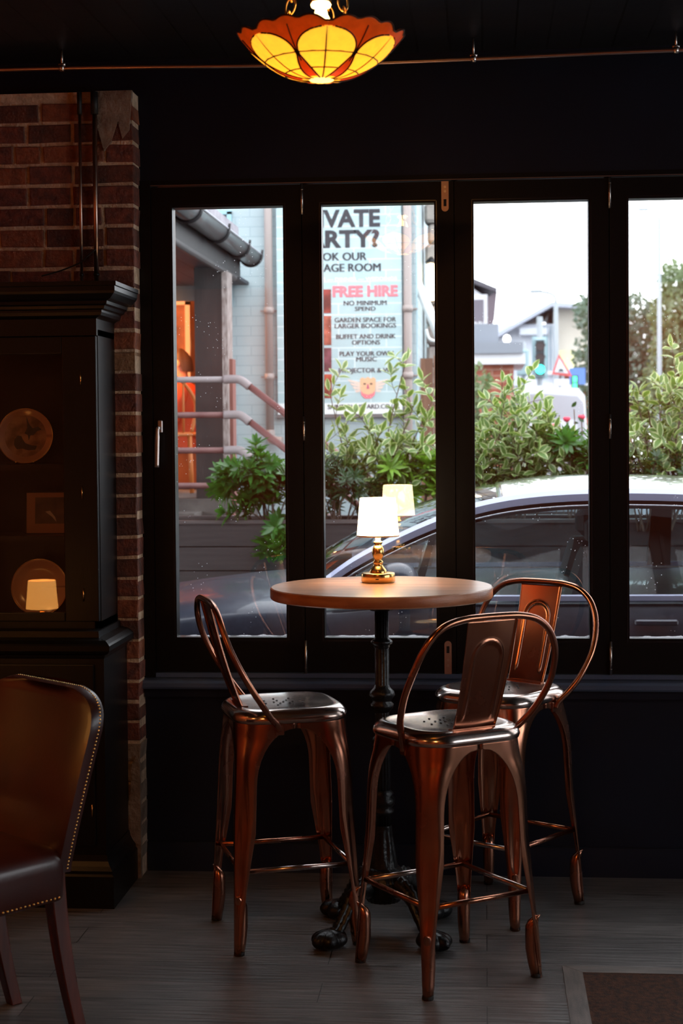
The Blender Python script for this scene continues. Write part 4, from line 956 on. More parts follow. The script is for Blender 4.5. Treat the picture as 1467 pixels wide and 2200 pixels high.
INK = mat('banner_ink', lin(50, 48, 55), .6); PINK = mat('banner_pink', lin(238, 124, 134), .5); PINKS = mat('banner_pink_shadow', lin(196, 92, 120), .5); WHT = mat('banner_lettering_white', lin(250, 252, 252), .5)
def text(s_, xl, xr, ytop, ybase, m, wt=.0, par=ban, y=SY-.0025, dy=0, dup=0):
    cu = bpy.data.curves.new('txt', 'FONT'); cu.body = s_; cu.size = 1; cu.extrude = .0; cu.offset = wt; cu.resolution_u = 3
    to = bpy.data.objects.new('txt', cu); COL.objects.link(to); dg = bpy.context.evaluated_depsgraph_get(); dg.update()
    me = bpy.data.meshes.new_from_object(to.evaluated_get(dg)); bpy.data.objects.remove(to); bpy.data.curves.remove(cu)
    xs = [v.co.x for v in me.vertices]; ys = [v.co.y for v in me.vertices]; x0_, x1_, y0_, y1_ = min(xs), max(xs), min(ys), max(ys)
    capb, capt = 0, .70
    X0_, X1_ = xtext(xl), xtext(xr); Zt, Zb = ztext(ytop), ztext(ybase)
    I = xf(par).inverted()
    for v in me.vertices:
        x_ = X0_+(v.co.x-x0_)/(x1_-x0_)*(X1_-X0_); z_ = Zb+(v.co.y-capb)/(capt-capb)*(Zt-Zb); v.co = I @ Vector((x_, y+dy, z_))
    if dup:
        vs = [v.co.copy() for v in me.vertices]; fs = [list(q.vertices) for q in me.polygons]; n_ = len(vs)
        vs += [v+Vector((dup, -.0003, 0)) for v in vs]; fs += [[i+n_ for i in f] for f in fs]
        me = bpy.data.meshes.new('lettering'); me.from_pydata([tuple(v) for v in vs], [], fs)
    me.materials.append(m); me.name = 'lettering'; o = bpy.data.objects.new('lettering', me); COL.objects.link(o); o.parent = par; o['kind'] = 'stuff' if False else ''
    del o['kind']; return o
C_ = 783
def ct(s_, hw_, yt, yb_, m=INK, wt=.0, c=783): return text(s_, c-hw_, c+hw_, yt, yb_, m, wt, dup=.0028)
text('PRIVATE', 630, 817, 451, 486, INK, .04); text('PARTY?', 632, 815, 495, 530, INK, .04)
text('BOOK OUR', 659, 786, 542, 559, INK, .0, dup=.006); text('COTTAGE ROOM', 629, 816, 566, 583, INK, .0, dup=.006)
text('MEETINGS \u2014 DINNER \u2014 WEDDINGS', 640, 852, 596, 603, WHT, .006)
text('FREE HIRE', 714, 854, 615, 637, PINKS, .034, dy=.001); text('FREE HIRE', 713, 853, 614, 636, PINK, .032)
ct('NO MINIMUM', 46, 646, 656); ct('SPEND', 22, 659, 668)
ct('GARDEN SPACE FOR', 66, 682, 692); ct('LARGER BOOKINGS', 66, 695, 705)
ct('BUFFET AND DRINK', 64, 718, 728, c=784); ct('OPTIONS', 30, 731, 741, c=784)
ct('PLAY YOUR OWN', 58, 755, 765, c=785); ct('MUSIC', 22, 767, 777, c=785); ct('PROJECTOR & WIFI', 62, 791, 801, c=787)
text('SAINTJOHNSYARD.CO.UK', 700, 856, 869, 879, INK, .0, dup=.003)
# crest: a bearded face between two feathered wings
def bl(pts, m, nm, y): mb = MB(); mb.prism([(xtext(a), SY-y, ztext(b)) for a, b in pts], (0, -.0008, 0)); return obj(nm, mb, m, ban, world=ban)
crs = bl([(771, 815), (776, 811), (782, 814), (788, 810), (794, 814), (800, 811), (805, 815), (804, 838), (800, 848), (795, 852), (781, 852), (775, 846), (771, 836)], mat('crest_ochre', lin(228, 178, 140), .5), 'crest', .002)
bl([(772, 840), (778, 846), (788, 849), (798, 846), (804, 840), (802, 850), (794, 857), (782, 857), (774, 850)], PINK, 'crest_beard', .003)
for s_ in (-1, 1):
    for k in range(4): bl([(788+s_*17, 822+k*5), (788+s_*(44-k*5), 815+k*8), (788+s_*(40-k*5), 820+k*8), (788+s_*17, 827+k*5)], mat('crest_wing', lin(232, 204, 190), .5), 'crest_wing', .002)
for q in (781, 795): bl([(q-3, 824), (q+3, 824), (q+2, 827), (q-2, 827)], INK, 'crest_eye', .0035)
bl([(787, 826), (789, 826), (791, 836), (785, 836)], PINKS, 'crest_nose', .0035)

# porch: gutter, fascia, boarded soffit, post
por = thing('porch', 'lean-to porch roof with grey gutter and dark square timber post', 'porch', (-2.1, 10.9, GZ))
GR = mat('grey_gutter', lin(60, 59, 62), .35, coat=.2); GXc, GZc = -1.675, 2.83
mb = MB(); rings = []
for y_ in (6.6, 11.75): rings.append([(GXc+.075*cos(a), y_, GZc+.075*sin(a)) for a in [PI+PI*k/14 for k in range(15)]]+[(GXc+.07*cos(a), y_, GZc+.07*sin(a)) for a in [2*PI-PI*k/14 for k in range(15)]])
mb.loft(rings, 0, True, cap=True); gut = obj('gutter', mb, GR, por, world=por)
mb = MB(); rings = [[(GXc+.075*cos(a), y_, GZc+.075*sin(a)) for a in [PI+PI*k/14 for k in range(15)]]+[(GXc, y_, GZc)] for y_ in (11.75, 11.752)]; mb.loft(rings, 0, False, cap=True); obj('stop_end', mb, GR, gut, world=por)
for y_ in (7.2, 8.2, 9.2, 10.2, 11.1, 11.72):
    mb = MB(); mb.tube([(GXc+.080*cos(a), y_, GZc+.080*sin(a)) for a in [PI+PI*k/12 for k in range(13)]], .011, 6); mb.tube([(GXc+.08, y_, GZc), (GXc+.085, y_, GZc+.035)], .009, 6); obj('gutter_bracket', mb, mat('bracket_black', lin(34, 34, 38), .5), gut, world=por)
mb = MB(); mb.tube([(GXc+.076, 6.6, GZc+.004), (GXc+.076, 11.76, GZc+.004)], .006, 8); obj('gutter_lip', mb, mat('gutter_lip', lin(200, 200, 210), .3), gut, world=por)
mb = MB(); mb.prism([(GXc-.05, 6.6, GZc+.03), (GXc-.02, 6.6, GZc+.045), (GXc-2.4, 6.6, GZc+1.0), (GXc-2.43, 6.6, GZc+.96)], (0, 5.2, 0)); obj('roof_covering', mb, mat('lead_roof', lin(176, 170, 182), .4, c2=lin(150, 146, 158), scale=6), por, world=por)
mb = MB(); mb.box((GXc-.06, 6.6, GZc+.02), (GXc-.01, 11.2, GZc+.135)); obj('slate_edge', mb, mat('slate_edge', lin(170, 164, 172), .5, c2=lin(140, 134, 144), scale=10), por, world=por)
mb = MB(); mb.box((GXc-.10, 6.6, 2.66), (GXc-.075, 11.7, 2.86)); obj('fascia', mb, mat('fascia_grey', lin(42, 40, 42), .6), por, world=por)
mb = MB(); mb.tube([(GXc-.10, 6.6, 2.655), (GXc-.10, 11.55, 2.655)], .028, 10); obj('edge_bead', mb, mat('bead_grey', lin(66, 62, 63), .5), por, world=por)
SOF = brick_mat('soffit_boards', lin(60, 65, 73), lin(54, 60, 68), lin(22, 24, 27), 9, .14, .006, .6, .3, 0, 'YX', noise_amt=.05)
mb = MB(); mb.box((-4.5, 6.6, 2.665), (GXc-.10, YW-.005, 2.69)); obj('soffit', mb, SOF, por, world=por)
mb = MB(); mb.box((-1.955, 10.95, .55), (-1.765, 11.15, 2.665)); obj('post', mb, mat('dark_stained_post', lin(44, 34, 33), .55, c2=lin(28, 22, 22), scale=3, stretch=(5, 5, 1), bump=.3, bscale=24), por, world=por)
mb = MB(); mb.box((-1.765, 10.94, .55), (-1.728, 11.16, 2.64)); obj('post_edge', mb, mat('weathered_white_paint', lin(176, 164, 160), .7, c2=lin(120, 106, 102), scale=14, stretch=(4, 4, 1)), por, world=por)
mb = MB(); mb.box((-1.728, 11.0, .55), (-1.705, 11.14, 2.05)); obj('post_board', mb, mat('red_brown_board', lin(140, 92, 84), .7), por, world=por)
# deck and steps
mb = MB(); mb.box((-5.2, 10.85, GZ), (-1.72, 14.3, 1.10)); struct('floor_deck', mb, mat('deck_concrete', lin(112, 106, 102), .8, c2=lin(80, 75, 74), scale=5, bump=.3))
mb = MB(); mb.box((-5.2, 10.55, GZ), (-1.9, 10.85, 1.02)); mb.box((-5.2, 10.32, GZ), (-1.9, 10.55, .94)); struct('floor_step', mb, mat('deck_concrete', lin(150, 144, 140)))
# annex room behind
AN = mat('annex_wall', lin(150, 92, 60), .8, c2=lin(120, 70, 44), scale=3)
mb = MB(); mb.box((-5.2, 14.3, GZ), (XE, 14.4, 2.9)); mb.box((-5.3, 11.2, GZ), (-5.2, 14.4, 2.9)); mb.box((-5.2, YW+.25, 2.80), (XE, 14.4, 2.9)); mb.box((XE-.02, YW+.26, 1.1), (XE-.005, 14.4, 2.9)); struct('wall_annex', mb, AN)
mb = MB(); mb.box((-2.78, 13.55, 1.75), (-2.46, 13.60, 1.80)); mb.box((-2.50, 13.55, 1.80), (-2.46, 13.60, 2.65)); mb.box((-2.92, 13.55, 2.62), (-2.46, 13.60, 2.66)); mb.box((-2.96, 13.55, 1.75), (-2.92, 13.60, 2.66)); mb.box((-2.92, 13.55, 1.75), (-2.7, 13.6, 1.80))
pr_ = thing('framed_painting', 'tall cream-framed picture hanging in the orange-lit annex', 'picture', (-2.7, 13.58, 1.75)); obj('frame', mb, mat('cream_frame', lin(210, 180, 150), .5), pr_, world=pr_)
mb = MB(); mb.box((-2.93, 13.575, 1.78), (-2.48, 13.59, 2.64)); obj('canvas', mb, mat('dark_canvas', lin(92, 46, 24), .6, c2=lin(150, 84, 40), scale=7), pr_, world=pr_)
al = thing('wall_sconce', 'small glowing sconce on the annex wall', 'lamp', (-2.36, 13.9, 2.3)); obj('bulb', MB().lathe([(.001, 0), (.02, .01), (.025, .03), (.015, .06), (.001, .07)], n=12), mat('sconce_bulb', (1, .8, .5), .5, emit=14, ecol=(1, .62, .25)), al)
obj('bracket', MB().lathe([(.03, -.03), (.03, -.02), (.01, -.01), (.01, 0)], n=12), BRASS, al); al.location = (-2.36, 13.9, 2.28)
mb = MB(); mb.box((-2.36-.02, 13.92, 2.24), (-2.36+.02, 14.3, 2.26)); obj('arm', mb, BRASS, al, world=al)

# railings
RLM = mat('rail_paint', lin(112, 68, 68), .5, c2=lin(132, 92, 90), scale=6); RLW = mat('rail_elbow_paint', lin(152, 142, 144), .5)
rl = thing('handrail', 'tubular handrail with pale elbows running along the deck and down the steps', 'railing', (-2, 10.7, .9))
for k, z_ in enumerate((1.90, 1.665, 1.430, 1.195)):
    mb = MB(); mb.tube([(-4.2, 10.7, z_+.012), (-1.70, 10.7, z_)], .021, 12); obj('rail', mb, RLW if k == 0 else RLM, rl, world=rl)
    if k < 3:
        mb = MB(); mb.tube(spline([(-1.72, 10.7, z_), (-1.64, 10.7, z_+.002), (-1.60, 10.7, z_-.008), (-1.545, 10.69, z_-.05)], 5), .029, 12); obj('elbow', mb, RLW, rl, world=rl)
        mb = MB(); mb.tube([(-1.56, 10.7, z_-.035), (-.25, 10.66, z_-1.05)], .022, 12); obj('sloping_rail', mb, RLM, rl, world=rl)
for xx in (-3.9, -2.8):
    mb = MB(); mb.tube([(xx, 10.7, 1.02), (xx, 10.7, 1.92)], .022, 10); obj('post', mb, RLM, rl, world=rl)

# person in orange-red top behind the deck, seen in profile facing left
def person(label, loc, rz, top, skin, hair, s=1.0):
    root = thing('person', label, 'person', loc, rz)
    # one continuous body: skin-modifier skeleton seated, +X is the way they face
    J = {'pel': (0, 0, .0), 'bel': (.0, 0, .14), 'che': (.02, 0, .34), 'nb': (.03, 0, .47), 'nt': (.05, 0, .55), 'hd': (.07, 0, .63), 'ht': (.06, 0, .71),
         'sl': (.02, .17, .43), 'el': (.10, .22, .18), 'wl': (.33, .16, .20), 'hl': (.41, .13, .22), 'sr': (.02, -.17, .43), 'er': (.10, -.22, .18), 'wr': (.33, -.16, .20), 'hr': (.41, -.13, .22),
         'kl': (.42, .12, .02), 'al': (.44, .12, -.40), 'fl': (.58, .12, -.44), 'kr': (.42, -.12, .02), 'ar': (.44, -.12, -.40), 'fr': (.58, -.12, -.44)}
    rad = dict(pel=.15, bel=.125, che=.135, nb=.06, nt=.05, hd=.085, ht=.075, sl=.062, el=.045, wl=.032, hl=.035, sr=.062, er=.045, wr=.032, hr=.035, kl=.065, al=.045, fl=.035, kr=.065, ar=.045, fr=.035)
    E_ = [('pel', 'bel'), ('bel', 'che'), ('che', 'nb'), ('nb', 'nt'), ('nt', 'hd'), ('hd', 'ht'), ('che', 'sl'), ('sl', 'el'), ('el', 'wl'), ('wl', 'hl'), ('che', 'sr'), ('sr', 'er'), ('er', 'wr'), ('wr', 'hr'), ('pel', 'kl'), ('kl', 'al'), ('al', 'fl'), ('pel', 'kr'), ('kr', 'ar'), ('ar', 'fr')]
    ks = list(J)
    for h_, sy_ in (('l', 1), ('r', -1)):
        for q in range(5):
            a = 'f%s%d' % (h_, q); bx_ = J['h'+h_]; J[a] = (bx_[0]+(.07 if q < 4 else .03), bx_[1]+sy_*(.028-.018*q), bx_[2]-.015-(.0 if q < 4 else -.01)); rad[a] = .009; E_.append(('h'+h_, a)); ks.append(a)
    J['nose'] = (.165, 0, .625); rad['nose'] = .014; E_.append(('hd', 'nose')); ks.append('nose')
    me = bpy.data.meshes.new('body'); me.from_pydata([J[k] for k in ks], [(ks.index(a), ks.index(b)) for a, b in E_], [])
    o = bpy.data.objects.new('body', me); COL.objects.link(o); o.parent = root
    sk = o.modifiers.new('skin', 'SKIN'); lay = me.skin_vertices[0] if len(me.skin_vertices) else None
    if lay is None:
        import bmesh
        bm_ = bmesh.new(); bm_.from_mesh(me); bm_.verts.layers.skin.verify(); bm_.to_mesh(me); bm_.free(); lay = me.skin_vertices[0]
    for i, k in enumerate(ks): lay.data[i].radius = (rad[k], rad[k])
    lay.data[0].use_root = True
    ss = o.modifiers.new('sub', 'SUBSURF'); ss.levels = 1; ss.render_levels = 2
    me.materials.append(skin)
    mb = MB(); rings = []
    for z, rx, ry_, dx in ((-.06, .17, .19, 0), (.1, .145, .165, 0), (.25, .15, .18, .01), (.38, .145, .205, .015), (.45, .10, .16, .02), (.48, .065, .075, .03)):
        rings.append([(dx+rx*cos(2*PI*k/24), ry_*sin(2*PI*k/24), z) for k in range(24)])
    mb.loft(rings, 0, True)
    for sy_ in (1, -1): mb.tube(spline([(.02, sy_*.15, .43), (.06, sy_*.215, .32), (.10, sy_*.225, .19), (.22, sy_*.19, .185)], 5), [.078]*5+[.068]*5+[.060]*6, 14)
    obj('top', mb, top, root)
    mb = MB(); mb.grid(lambda u, v: (.045+.098*sin(PI*.55*v)*cos(2*PI*u)*(1 if cos(2*PI*u) < .1 else .7), .090*sin(PI*.55*v)*sin(2*PI*u), .655+.100*cos(PI*.55*v)-(.07*v if cos(2*PI*u) < -.2 else 0)), 24, 12); obj('hair', mb, hair, root)
    for sy_ in (1, -1):
        mb = MB(); mb.grid(lambda u, v: (.06+.02*sin(PI*v)*cos(2*PI*u), sy_*(.088+.008*sin(PI*v)*sin(2*PI*u)), .63+.03*cos(PI*v)), 10, 8); obj('ear', mb, skin, root)
    return root
SKIN = mat('skin', lin(206, 140, 110), .5)
person('person in an orange-red top seated in profile inside the annex, facing left', (-2.34, 12.75, 1.46), PI, mat('orange_top', lin(200, 70, 34), .8), SKIN, mat('brown_hair', lin(70, 44, 30), .6))
def cafe_chair(label, x, y, rz):
    c = thing('wooden_chair', label, 'chair', (x, y, 1.102), rz, group='chairs in the annex'); W_ = mat('orange_pine', lin(196, 110, 52), .5)
    mb = MB(); mb.box((-.2, -.2, .42), (.2, .2, .45), bev=.01); obj('seat', mb, W_, c)
    for a in (-.18, .18):
        for b in (-.18, .18):
            mb = MB(); mb.tube([(a*1.05, b*1.05, 0), (a, b, .42)], .017, 8); obj('leg', mb, W_, c)
    mb = MB(); mb.tube(spline([(-.19, -.19, .45), (-.22, -.20, .68), (-.20, -.0, .86), (-.22, .20, .68), (-.19, .19, .45)], 6), .014, 8); mb.tube([(-.20, -.1, .45), (-.21, -.09, .82)], .009, 6); mb.tube([(-.20, 0, .45), (-.205, 0, .86)], .009, 6); mb.tube([(-.20, .1, .45), (-.21, .09, .82)], .009, 6); obj('backrest', mb, W_, c)
    return c
cafe_chair('wooden hoop-back chair in the annex that the person in orange sits on', -2.34, 12.76, PI)
cafe_chair('empty wooden hoop-back chair in the annex nearer the handrail', -2.42, 11.85, PI*.8)

# ---- right-hand garden corner: timber posts, stone stack with lantern, awning arm
random.seed(4)
gp = thing('timber_screen', 'brown vertical timber fence panel right of the blue building', 'fence', (-.36, 12.9, GZ))
for k in range(3):
    mb = MB(); x_ = -.50+.105*k; mb.box((x_, 12.9, GZ), (x_+.098, 12.95, 2.12+.02*(k % 2))); obj('board', mb, mat('brown_boards', lin(140, 100, 78), .7, c2=lin(108, 74, 58), scale=3, stretch=(8, 8, 1), bump=.2), gp, world=gp)
stn = thing('stone_stack', 'rough grey stone chimney beside the blue building', 'wall', (-.33, 13.6, GZ))
mb = MB(); SM = mat('grey_stone', lin(176, 166, 158), .85, c2=lin(128, 118, 114), scale=6, bump=.6, bscale=30)
for r_ in range(28):
    for q in range(2):
        x0_ = -.475+.14*q+random.uniform(-.015, .015); mb.box((x0_, 13.6+random.uniform(0, .04), GZ+.17*r_), (x0_+.135, 13.95, GZ+.17*r_+.16), bev=.025)
obj('stonework', mb, SM, stn, world=stn)
ln_ = thing('wall_lantern', 'bright glowing lantern on the stone stack beside the banner', 'lamp', (-.43, 13.5, 2.62))
mb = MB(); mb.lathe([(.001, 0), (.035, .005), (.04, .12), (.03, .15), (.04, .18), (.035, .30), (.001, .31)], n=20); obj('glass', mb, mat('lantern_glow', (1, .85, .6), .5, emit=6, ecol=(1, .80, .50)), ln_)
mb = MB(); mb.lathe([(.05, .31), (.05, .32), (.01, .36)], n=16, cap=True); mb.box((-.01, 0, .33), (.01, .12, .35)); obj('lantern_cap', mb, IRON, ln_)
aw = thing('awning_arm', 'white folded awning slanting down beside the banner corner', 'awning', (-.48, 12.6, 2.6))
mb = MB(); mb.tube([(-.50, 12.6, 2.66), (-.335, 12.6, 2.24)], .032, 12); mb.tube([(-.50, 12.62, 2.72), (-.32, 12.62, 2.30)], .014, 8); obj('roll', mb, mat('awning_white', lin(240, 238, 236), .6), aw, world=aw)
mb = MB(); mb.tube(spline([(-.44, 12.58, 2.33), (-.42, 12.58, 2.26), (-.37, 12.58, 2.24), (-.33, 12.58, 2.27)], 5), .011, 8); mb.box((-.52, 12.57, 2.64), (-.48, 12.63, 2.70)); obj('hook', mb, mat('awning_white', lin(240, 238, 236), .6), aw, world=aw)

# ---- trees
def tree(name, label, base, blobs, trunk_r, leafmat, n, lsz, seed, group='trees down the road'):
    random.seed(seed); base = Vector(base); root = thing(name, label, 'tree', base, group=None); mb = MB(); tr = MB()
    top_ = max(b[2] for b in blobs); cx_ = sum(b[0] for b in blobs)/len(blobs)
    tr.tube([tuple(base), ((base.x+cx_)/2, base.y, base.z+(top_-base.z)*.4), (cx_, base.y, top_)], [trunk_r, trunk_r*.8, trunk_r*.25], 8)
    for bx, by, bz_, br in blobs: tr.tube([(cx_, base.y, base.z+(bz_-base.z)*.6), (bx, by, bz_)], [trunk_r*.4, trunk_r*.15], 6)
    tot = sum(b[3]**2 for b in blobs)
    for bx, by, bz_, br in blobs:
        for k in range(int(n*br*br/tot)):
            d = rv(1)
            while d.length > 1: d = rv(1)
            d = d.normalized()*(d.length**.5); p = Vector((bx, by, bz_))+Vector((d.x*br, d.y*br, d.z*br)); leaf(mb, p, rv(), rv(), lsz*random.uniform(.7, 1.2), lsz*.6)
    obj('trunk', tr, BARK, root, world=root); o = obj('crown', mb, [leafmat], root, world=root); o['kind'] = 'stuff'
LT1 = leafm('hazy_tree_leaf', lin(112, 128, 98), lin(128, 142, 108), .6); LT2 = leafm('hazy_tree_leaf_blue', lin(94, 114, 106), lin(108, 126, 112), .6)  # leaf colours paled to carry the distance haze
tree('tree', 'leafy tree in front of the white and brick building', (4.6, 44, GZ), [(3.15, 44, 4.6, .75), (3.3, 44, 3.5, .9), (3.9, 44, 4.0, 1.1), (3.0, 44, 2.5, .7), (3.9, 44, 2.4, 1.1), (4.6, 44, 3.4, 1.3)], .18, LT2, 6500, .17, 41)
tree('tree', 'olive-green tree at the left of the rightmost window', (5.4, 42, GZ), [(4.9, 42, 5.3, .5), (5.0, 42, 4.4, .8), (5.2, 42, 3.6, 1.0), (5.6, 42, 4.3, .7), (4.9, 42, 2.6, .9), (5.8, 42, 2.8, .8)], .18, LT1, 6500, .16, 42)
tree('tree', 'tall blue-green tree at the right edge of the photograph', (6.5, 34, GZ), [(5.55, 34, 5.0, .45), (5.75, 34, 5.6, .5), (5.35, 34, 4.25, .3), (5.62, 34, 3.95, .35), (6.1, 34, 5.2, .6), (6.2, 34, 4.2, .5), (6.6, 34, 5.0, .8)], .16, LT2, 5000, .13, 43)
tree('tree', 'low dark hedge-like trees across the road behind the lamp post', (7.2, 50, GZ), [(6.0, 50, 2.6, 1.2), (7.0, 50, 2.9, 1.3), (8.2, 50, 3.0, 1.4), (9.5, 50, 3.2, 1.6), (6.5, 50, 1.6, 1.2), (8.0, 50, 1.6, 1.4)], .2, LT2, 5000, .26, 44)
tree('garden_tree', 'small leafy tree behind the awning arm and timber fence', (-.34, 14.6, GZ), [(-.32, 14.6, 2.42, .14), (-.36, 14.6, 2.62, .12), (-.38, 14.6, 2.2, .14)], .05, LT1, 800, .07, 45)
tree('hedge', 'pale leafy bush left of the low brick wall', (.0, 17.5, GZ), [(-.12, 17.5, 2.05, .20), (-.05, 17.5, 1.75, .22), (-.22, 17.5, 1.6, .25)], .04, LT1, 700, .08, 46)

# ---- white gabled pub, low brick outbuilding
gb = thing('gabled_building', 'white gabled building with a dark hanging sign at the left of the third window', 'building', (-1.5, 25, GZ))
WR = mat('white_render', lin(202, 202, 208), .7)
mb = MB(); mb.prism([(-3.2, 25, GZ), (.06, 25, GZ), (.06, 25, 3.55), (-.19, 25, 3.72), (-1.6, 25, 4.95), (-3.2, 25, 3.55)], (0, 6, 0)); obj('wall', mb, WR, gb, world=gb)
mb = MB(); mb.prism([(.20, 24.8, 3.62), (.20, 24.8, 3.68), (-.22, 24.8, 3.86), (-1.6, 24.8, 5.1), (-1.6, 24.8, 5.02), (-.24, 24.8, 3.80)], (0, 6.4, 0)); mb.prism([(-3.4, 24.8, 3.55), (-1.6, 24.8, 5.02), (-1.6, 24.8, 5.1), (-3.4, 24.8, 3.65)], (0, 6.4, 0)); obj('roof', mb, mat('dark_roof', lin(74, 70, 78), .6), gb, world=gb)
mb = MB(); mb.prism([(.06, 24.9, 3.55), (.20, 24.9, 3.64), (.15, 24.9, 3.2), (.08, 24.9, 2.85), (.06, 24.9, 2.85)], (0, .15, 0)); obj('eaves_bracket', mb, mat('eaves_bracket', lin(96, 84, 92), .6), gb, world=gb)
sg_ = thing('pub_sign', 'dark framed sign board on the white gabled building', 'sign', (-.2, 24.9, 2.85))
mb = MB(); mb.box((-.75, 24.92, 2.95), (.06, 25.0, 3.60)); obj('frame', mb, mat('sign_white', lin(212, 212, 216), .5), sg_, world=sg_)
mb = MB(); mb.box((-.68, 24.90, 3.03), (.0, 24.92, 3.52)); obj('board', mb, mat('sign_dark', lin(104, 98, 108), .6), sg_, world=sg_)
mb = MB()
for k in range(5): mb.tube(spline([(-.36+.075*k, 24.895, 3.12), (-.34+.075*k, 24.895, 3.18), (-.31+.075*k, 24.895, 3.13), (-.29+.075*k, 24.895, 3.19)], 3), .008, 5)
obj('lettering', mb, mat('sign_white', lin(212, 212, 216), .5), sg_, world=sg_)
BRK2 = brick_mat('orange_brick', lin(160, 92, 72), lin(146, 80, 64), lin(170, 132, 116), .225, .075, .008, .8, .2)
ob = thing('outbuilding', 'low orange-brick outbuilding with a flat grey roof', 'building', (.1, 20, GZ))
mb = MB(); mb.box((-1.6, 20, GZ), (.36, 21.9, 2.34)); obj('wall', mb, BRK2, ob, world=ob)
mb = MB(); mb.box((-1.7, 19.85, 2.34), (.50, 22.1, 2.47)); obj('fascia', mb, mat('sign_white', lin(212, 212, 216), .5), ob, world=ob)
mb = MB(); mb.box((-1.7, 19.8, 2.47), (.47, 22.1, 2.60)); mb.box((-1.6, 20.2, 2.60), (.18, 22, 2.85)); obj('roof', mb, mat('slate_grey', lin(128, 134, 144), .6), ob, world=ob)
bl_ = thing('bulkhead_light', 'round white light on the outbuilding roof edge', 'lamp', (.28, 20.0, 2.605)); obj('globe', MB().lathe([(.001, 0), (.04, .01), (.05, .045), (.035, .085), (.001, .10)], n=20), mat('bulkhead_glow', (1, 1, 1), .5, emit=3.0), bl_)
obj('foot', MB().lathe([(.02, -.01), (.02, 0)], n=12, cap=True), IRON, bl_)

# ---- modern building
mo = thing('office_building', 'modern white building with an orange brick ground floor, far down the road', 'building', (2.2, 60, GZ))
WM = mat('white_panels', lin(190, 194, 204), .6, c2=lin(180, 186, 198), scale=1)
mb = MB(); mb.box((.45, 60, 3.1), (2.55, 68, 5.35)); obj('wall', mb, WM, mo, world=mo)
mb = MB(); mb.box((2.55, 60.4, 3.55), (4.9, 68, 6.0)); obj('upper_wall', mb, mat('cream_panels', lin(204, 198, 186), .6), mo, world=mo)
mb = MB(); mb.box((1.35, 60.3, GZ), (2.4, 66, 3.1)); obj('stair_tower', mb, WM, mo, world=mo)
mb = MB(); mb.box((2.35, 60.3, GZ), (5.4, 68, 3.55)); obj('brick_base', mb, BRK2, mo, world=mo)
mb = MB(); mb.box((1.25, 59.6, 3.02), (5.0, 60.3, 3.18)); mb.box((2.3, 59.6, 3.5), (5.1, 60.5, 3.62)); obj('floor_band', mb, mat('sign_white', lin(212, 212, 216), .5), mo, world=mo)
mb = MB(); mb.prism([(.3, 59.4, 4.75), (2.45, 59.4, 5.95), (5.1, 59.4, 5.75), (5.1, 59.4, 5.85), (2.45, 59.4, 6.12), (.3, 59.4, 4.9)], (0, 9, 0)); obj('roof', mb, mat('pale_roof', lin(160, 166, 182), .5), mo, world=mo)
mb = MB(); mb.box((1.3, 59.6, 4.95), (2.3, 60, 5.2)); obj('canopy', mb, WM, mo, world=mo)
wm_ = mat('pale_glazing', lin(104, 132, 150), .2)
for k, (a, b) in enumerate(((.62, .78), (.92, 1.08), (1.22, 1.36))):
    mb = MB(); mb.box((a, 59.97, 3.5), (b, 59.99, 4.7)); obj('window', mb, wm_, mo, world=mo)
mb = MB(); mb.box((2.02, 59.95, 3.55), (2.6, 59.98, 5.3)); w_ = obj('glazed_screen', mb, wm_, mo, world=mo)
mb = MB()
for k in range(6): mb.box((2.02+.11*k, 59.90, 3.5), (2.05+.11*k, 59.94, 5.3))
obj('mullion', mb, mat('sign_white', lin(212, 212, 216), .5), w_, world=mo)
mb = MB(); mb.box((2.75, 60.37, 3.7), (3.3, 60.39, 4.4)); obj('yellow_panel', mb, mat('pale_yellow_panel', lin(232, 226, 176), .6), mo, world=mo)
bn = single('blue_hoarding', MB().box((.20, 40, 2.95), (.60, 40.05, 3.55)).box((.2, 40, 2.8), (.60, 40.05, 2.93), 1), [mat('hoarding_blue', lin(96, 116, 178), .6), mat('hoarding_orange', lin(230, 196, 150), .6)], 'blue hoarding beside the white gabled building', 'sign', (.4, 40, 2.8))
single('hoarding_post', MB().box((.38, 40.06, GZ), (.42, 40.1, 3.5)), [mat('grey_pole', lin(150, 158, 164), .5)], 'post that carries the blue hoarding', 'post', (.4, 40.08, GZ))

# ---- street furniture
POLE = mat('grey_pole', lin(150, 158, 164), .5)
tl_ = thing('traffic_light', 'traffic light showing green, beyond the variegated shrub', 'traffic light', (1.02, 30, GZ))
mb = MB(); mb.tube([(1.02, 30.1, GZ), (1.02, 30.1, 3.6)], .055, 10); obj('pole', mb, POLE, tl_, world=tl_)
mb = MB(); mb.box((.92, 29.93, 2.5), (1.12, 30.07, 3.20), bev=.02); mb.box((.88, 30.07, 2.46), (1.16, 30.09, 3.24)); obj('head', mb, mat('signal_grey', lin(150, 176, 182), .6), tl_, world=tl_)
mb = MB(); mb.box((.94, 29.90, 2.53), (1.10, 29.93, 3.16)); obj('lamp_panel', mb, mat('signal_black', lin(40, 54, 60), .5), tl_, world=tl_)
for z_, nm, m in ((3.05, 'red_lamp', mat('signal_off', lin(50, 40, 42), .4)), (2.84, 'amber_lamp', mat('signal_off', lin(50, 40, 42), .4)), (2.63, 'green_lamp', mat('signal_green', (.1, 1, .8), .4, emit=3.2, ecol=(.02, 1, .75)))):
    mb = MB(); mb.tube([(1.02, 29.90, z_), (1.02, 29.87, z_)], .085, 20); lo_ = obj(nm, mb, m, tl_, world=tl_)
    mb = MB(); mb.tube([(1.02+.09*cos(a), 29.84, z_+.09*sin(a)) for a in [PI*k/8 for k in range(9)]], .008, 5); obj('hood', mb, mat('signal_black', lin(40, 54, 60), .5), lo_, world=tl_)
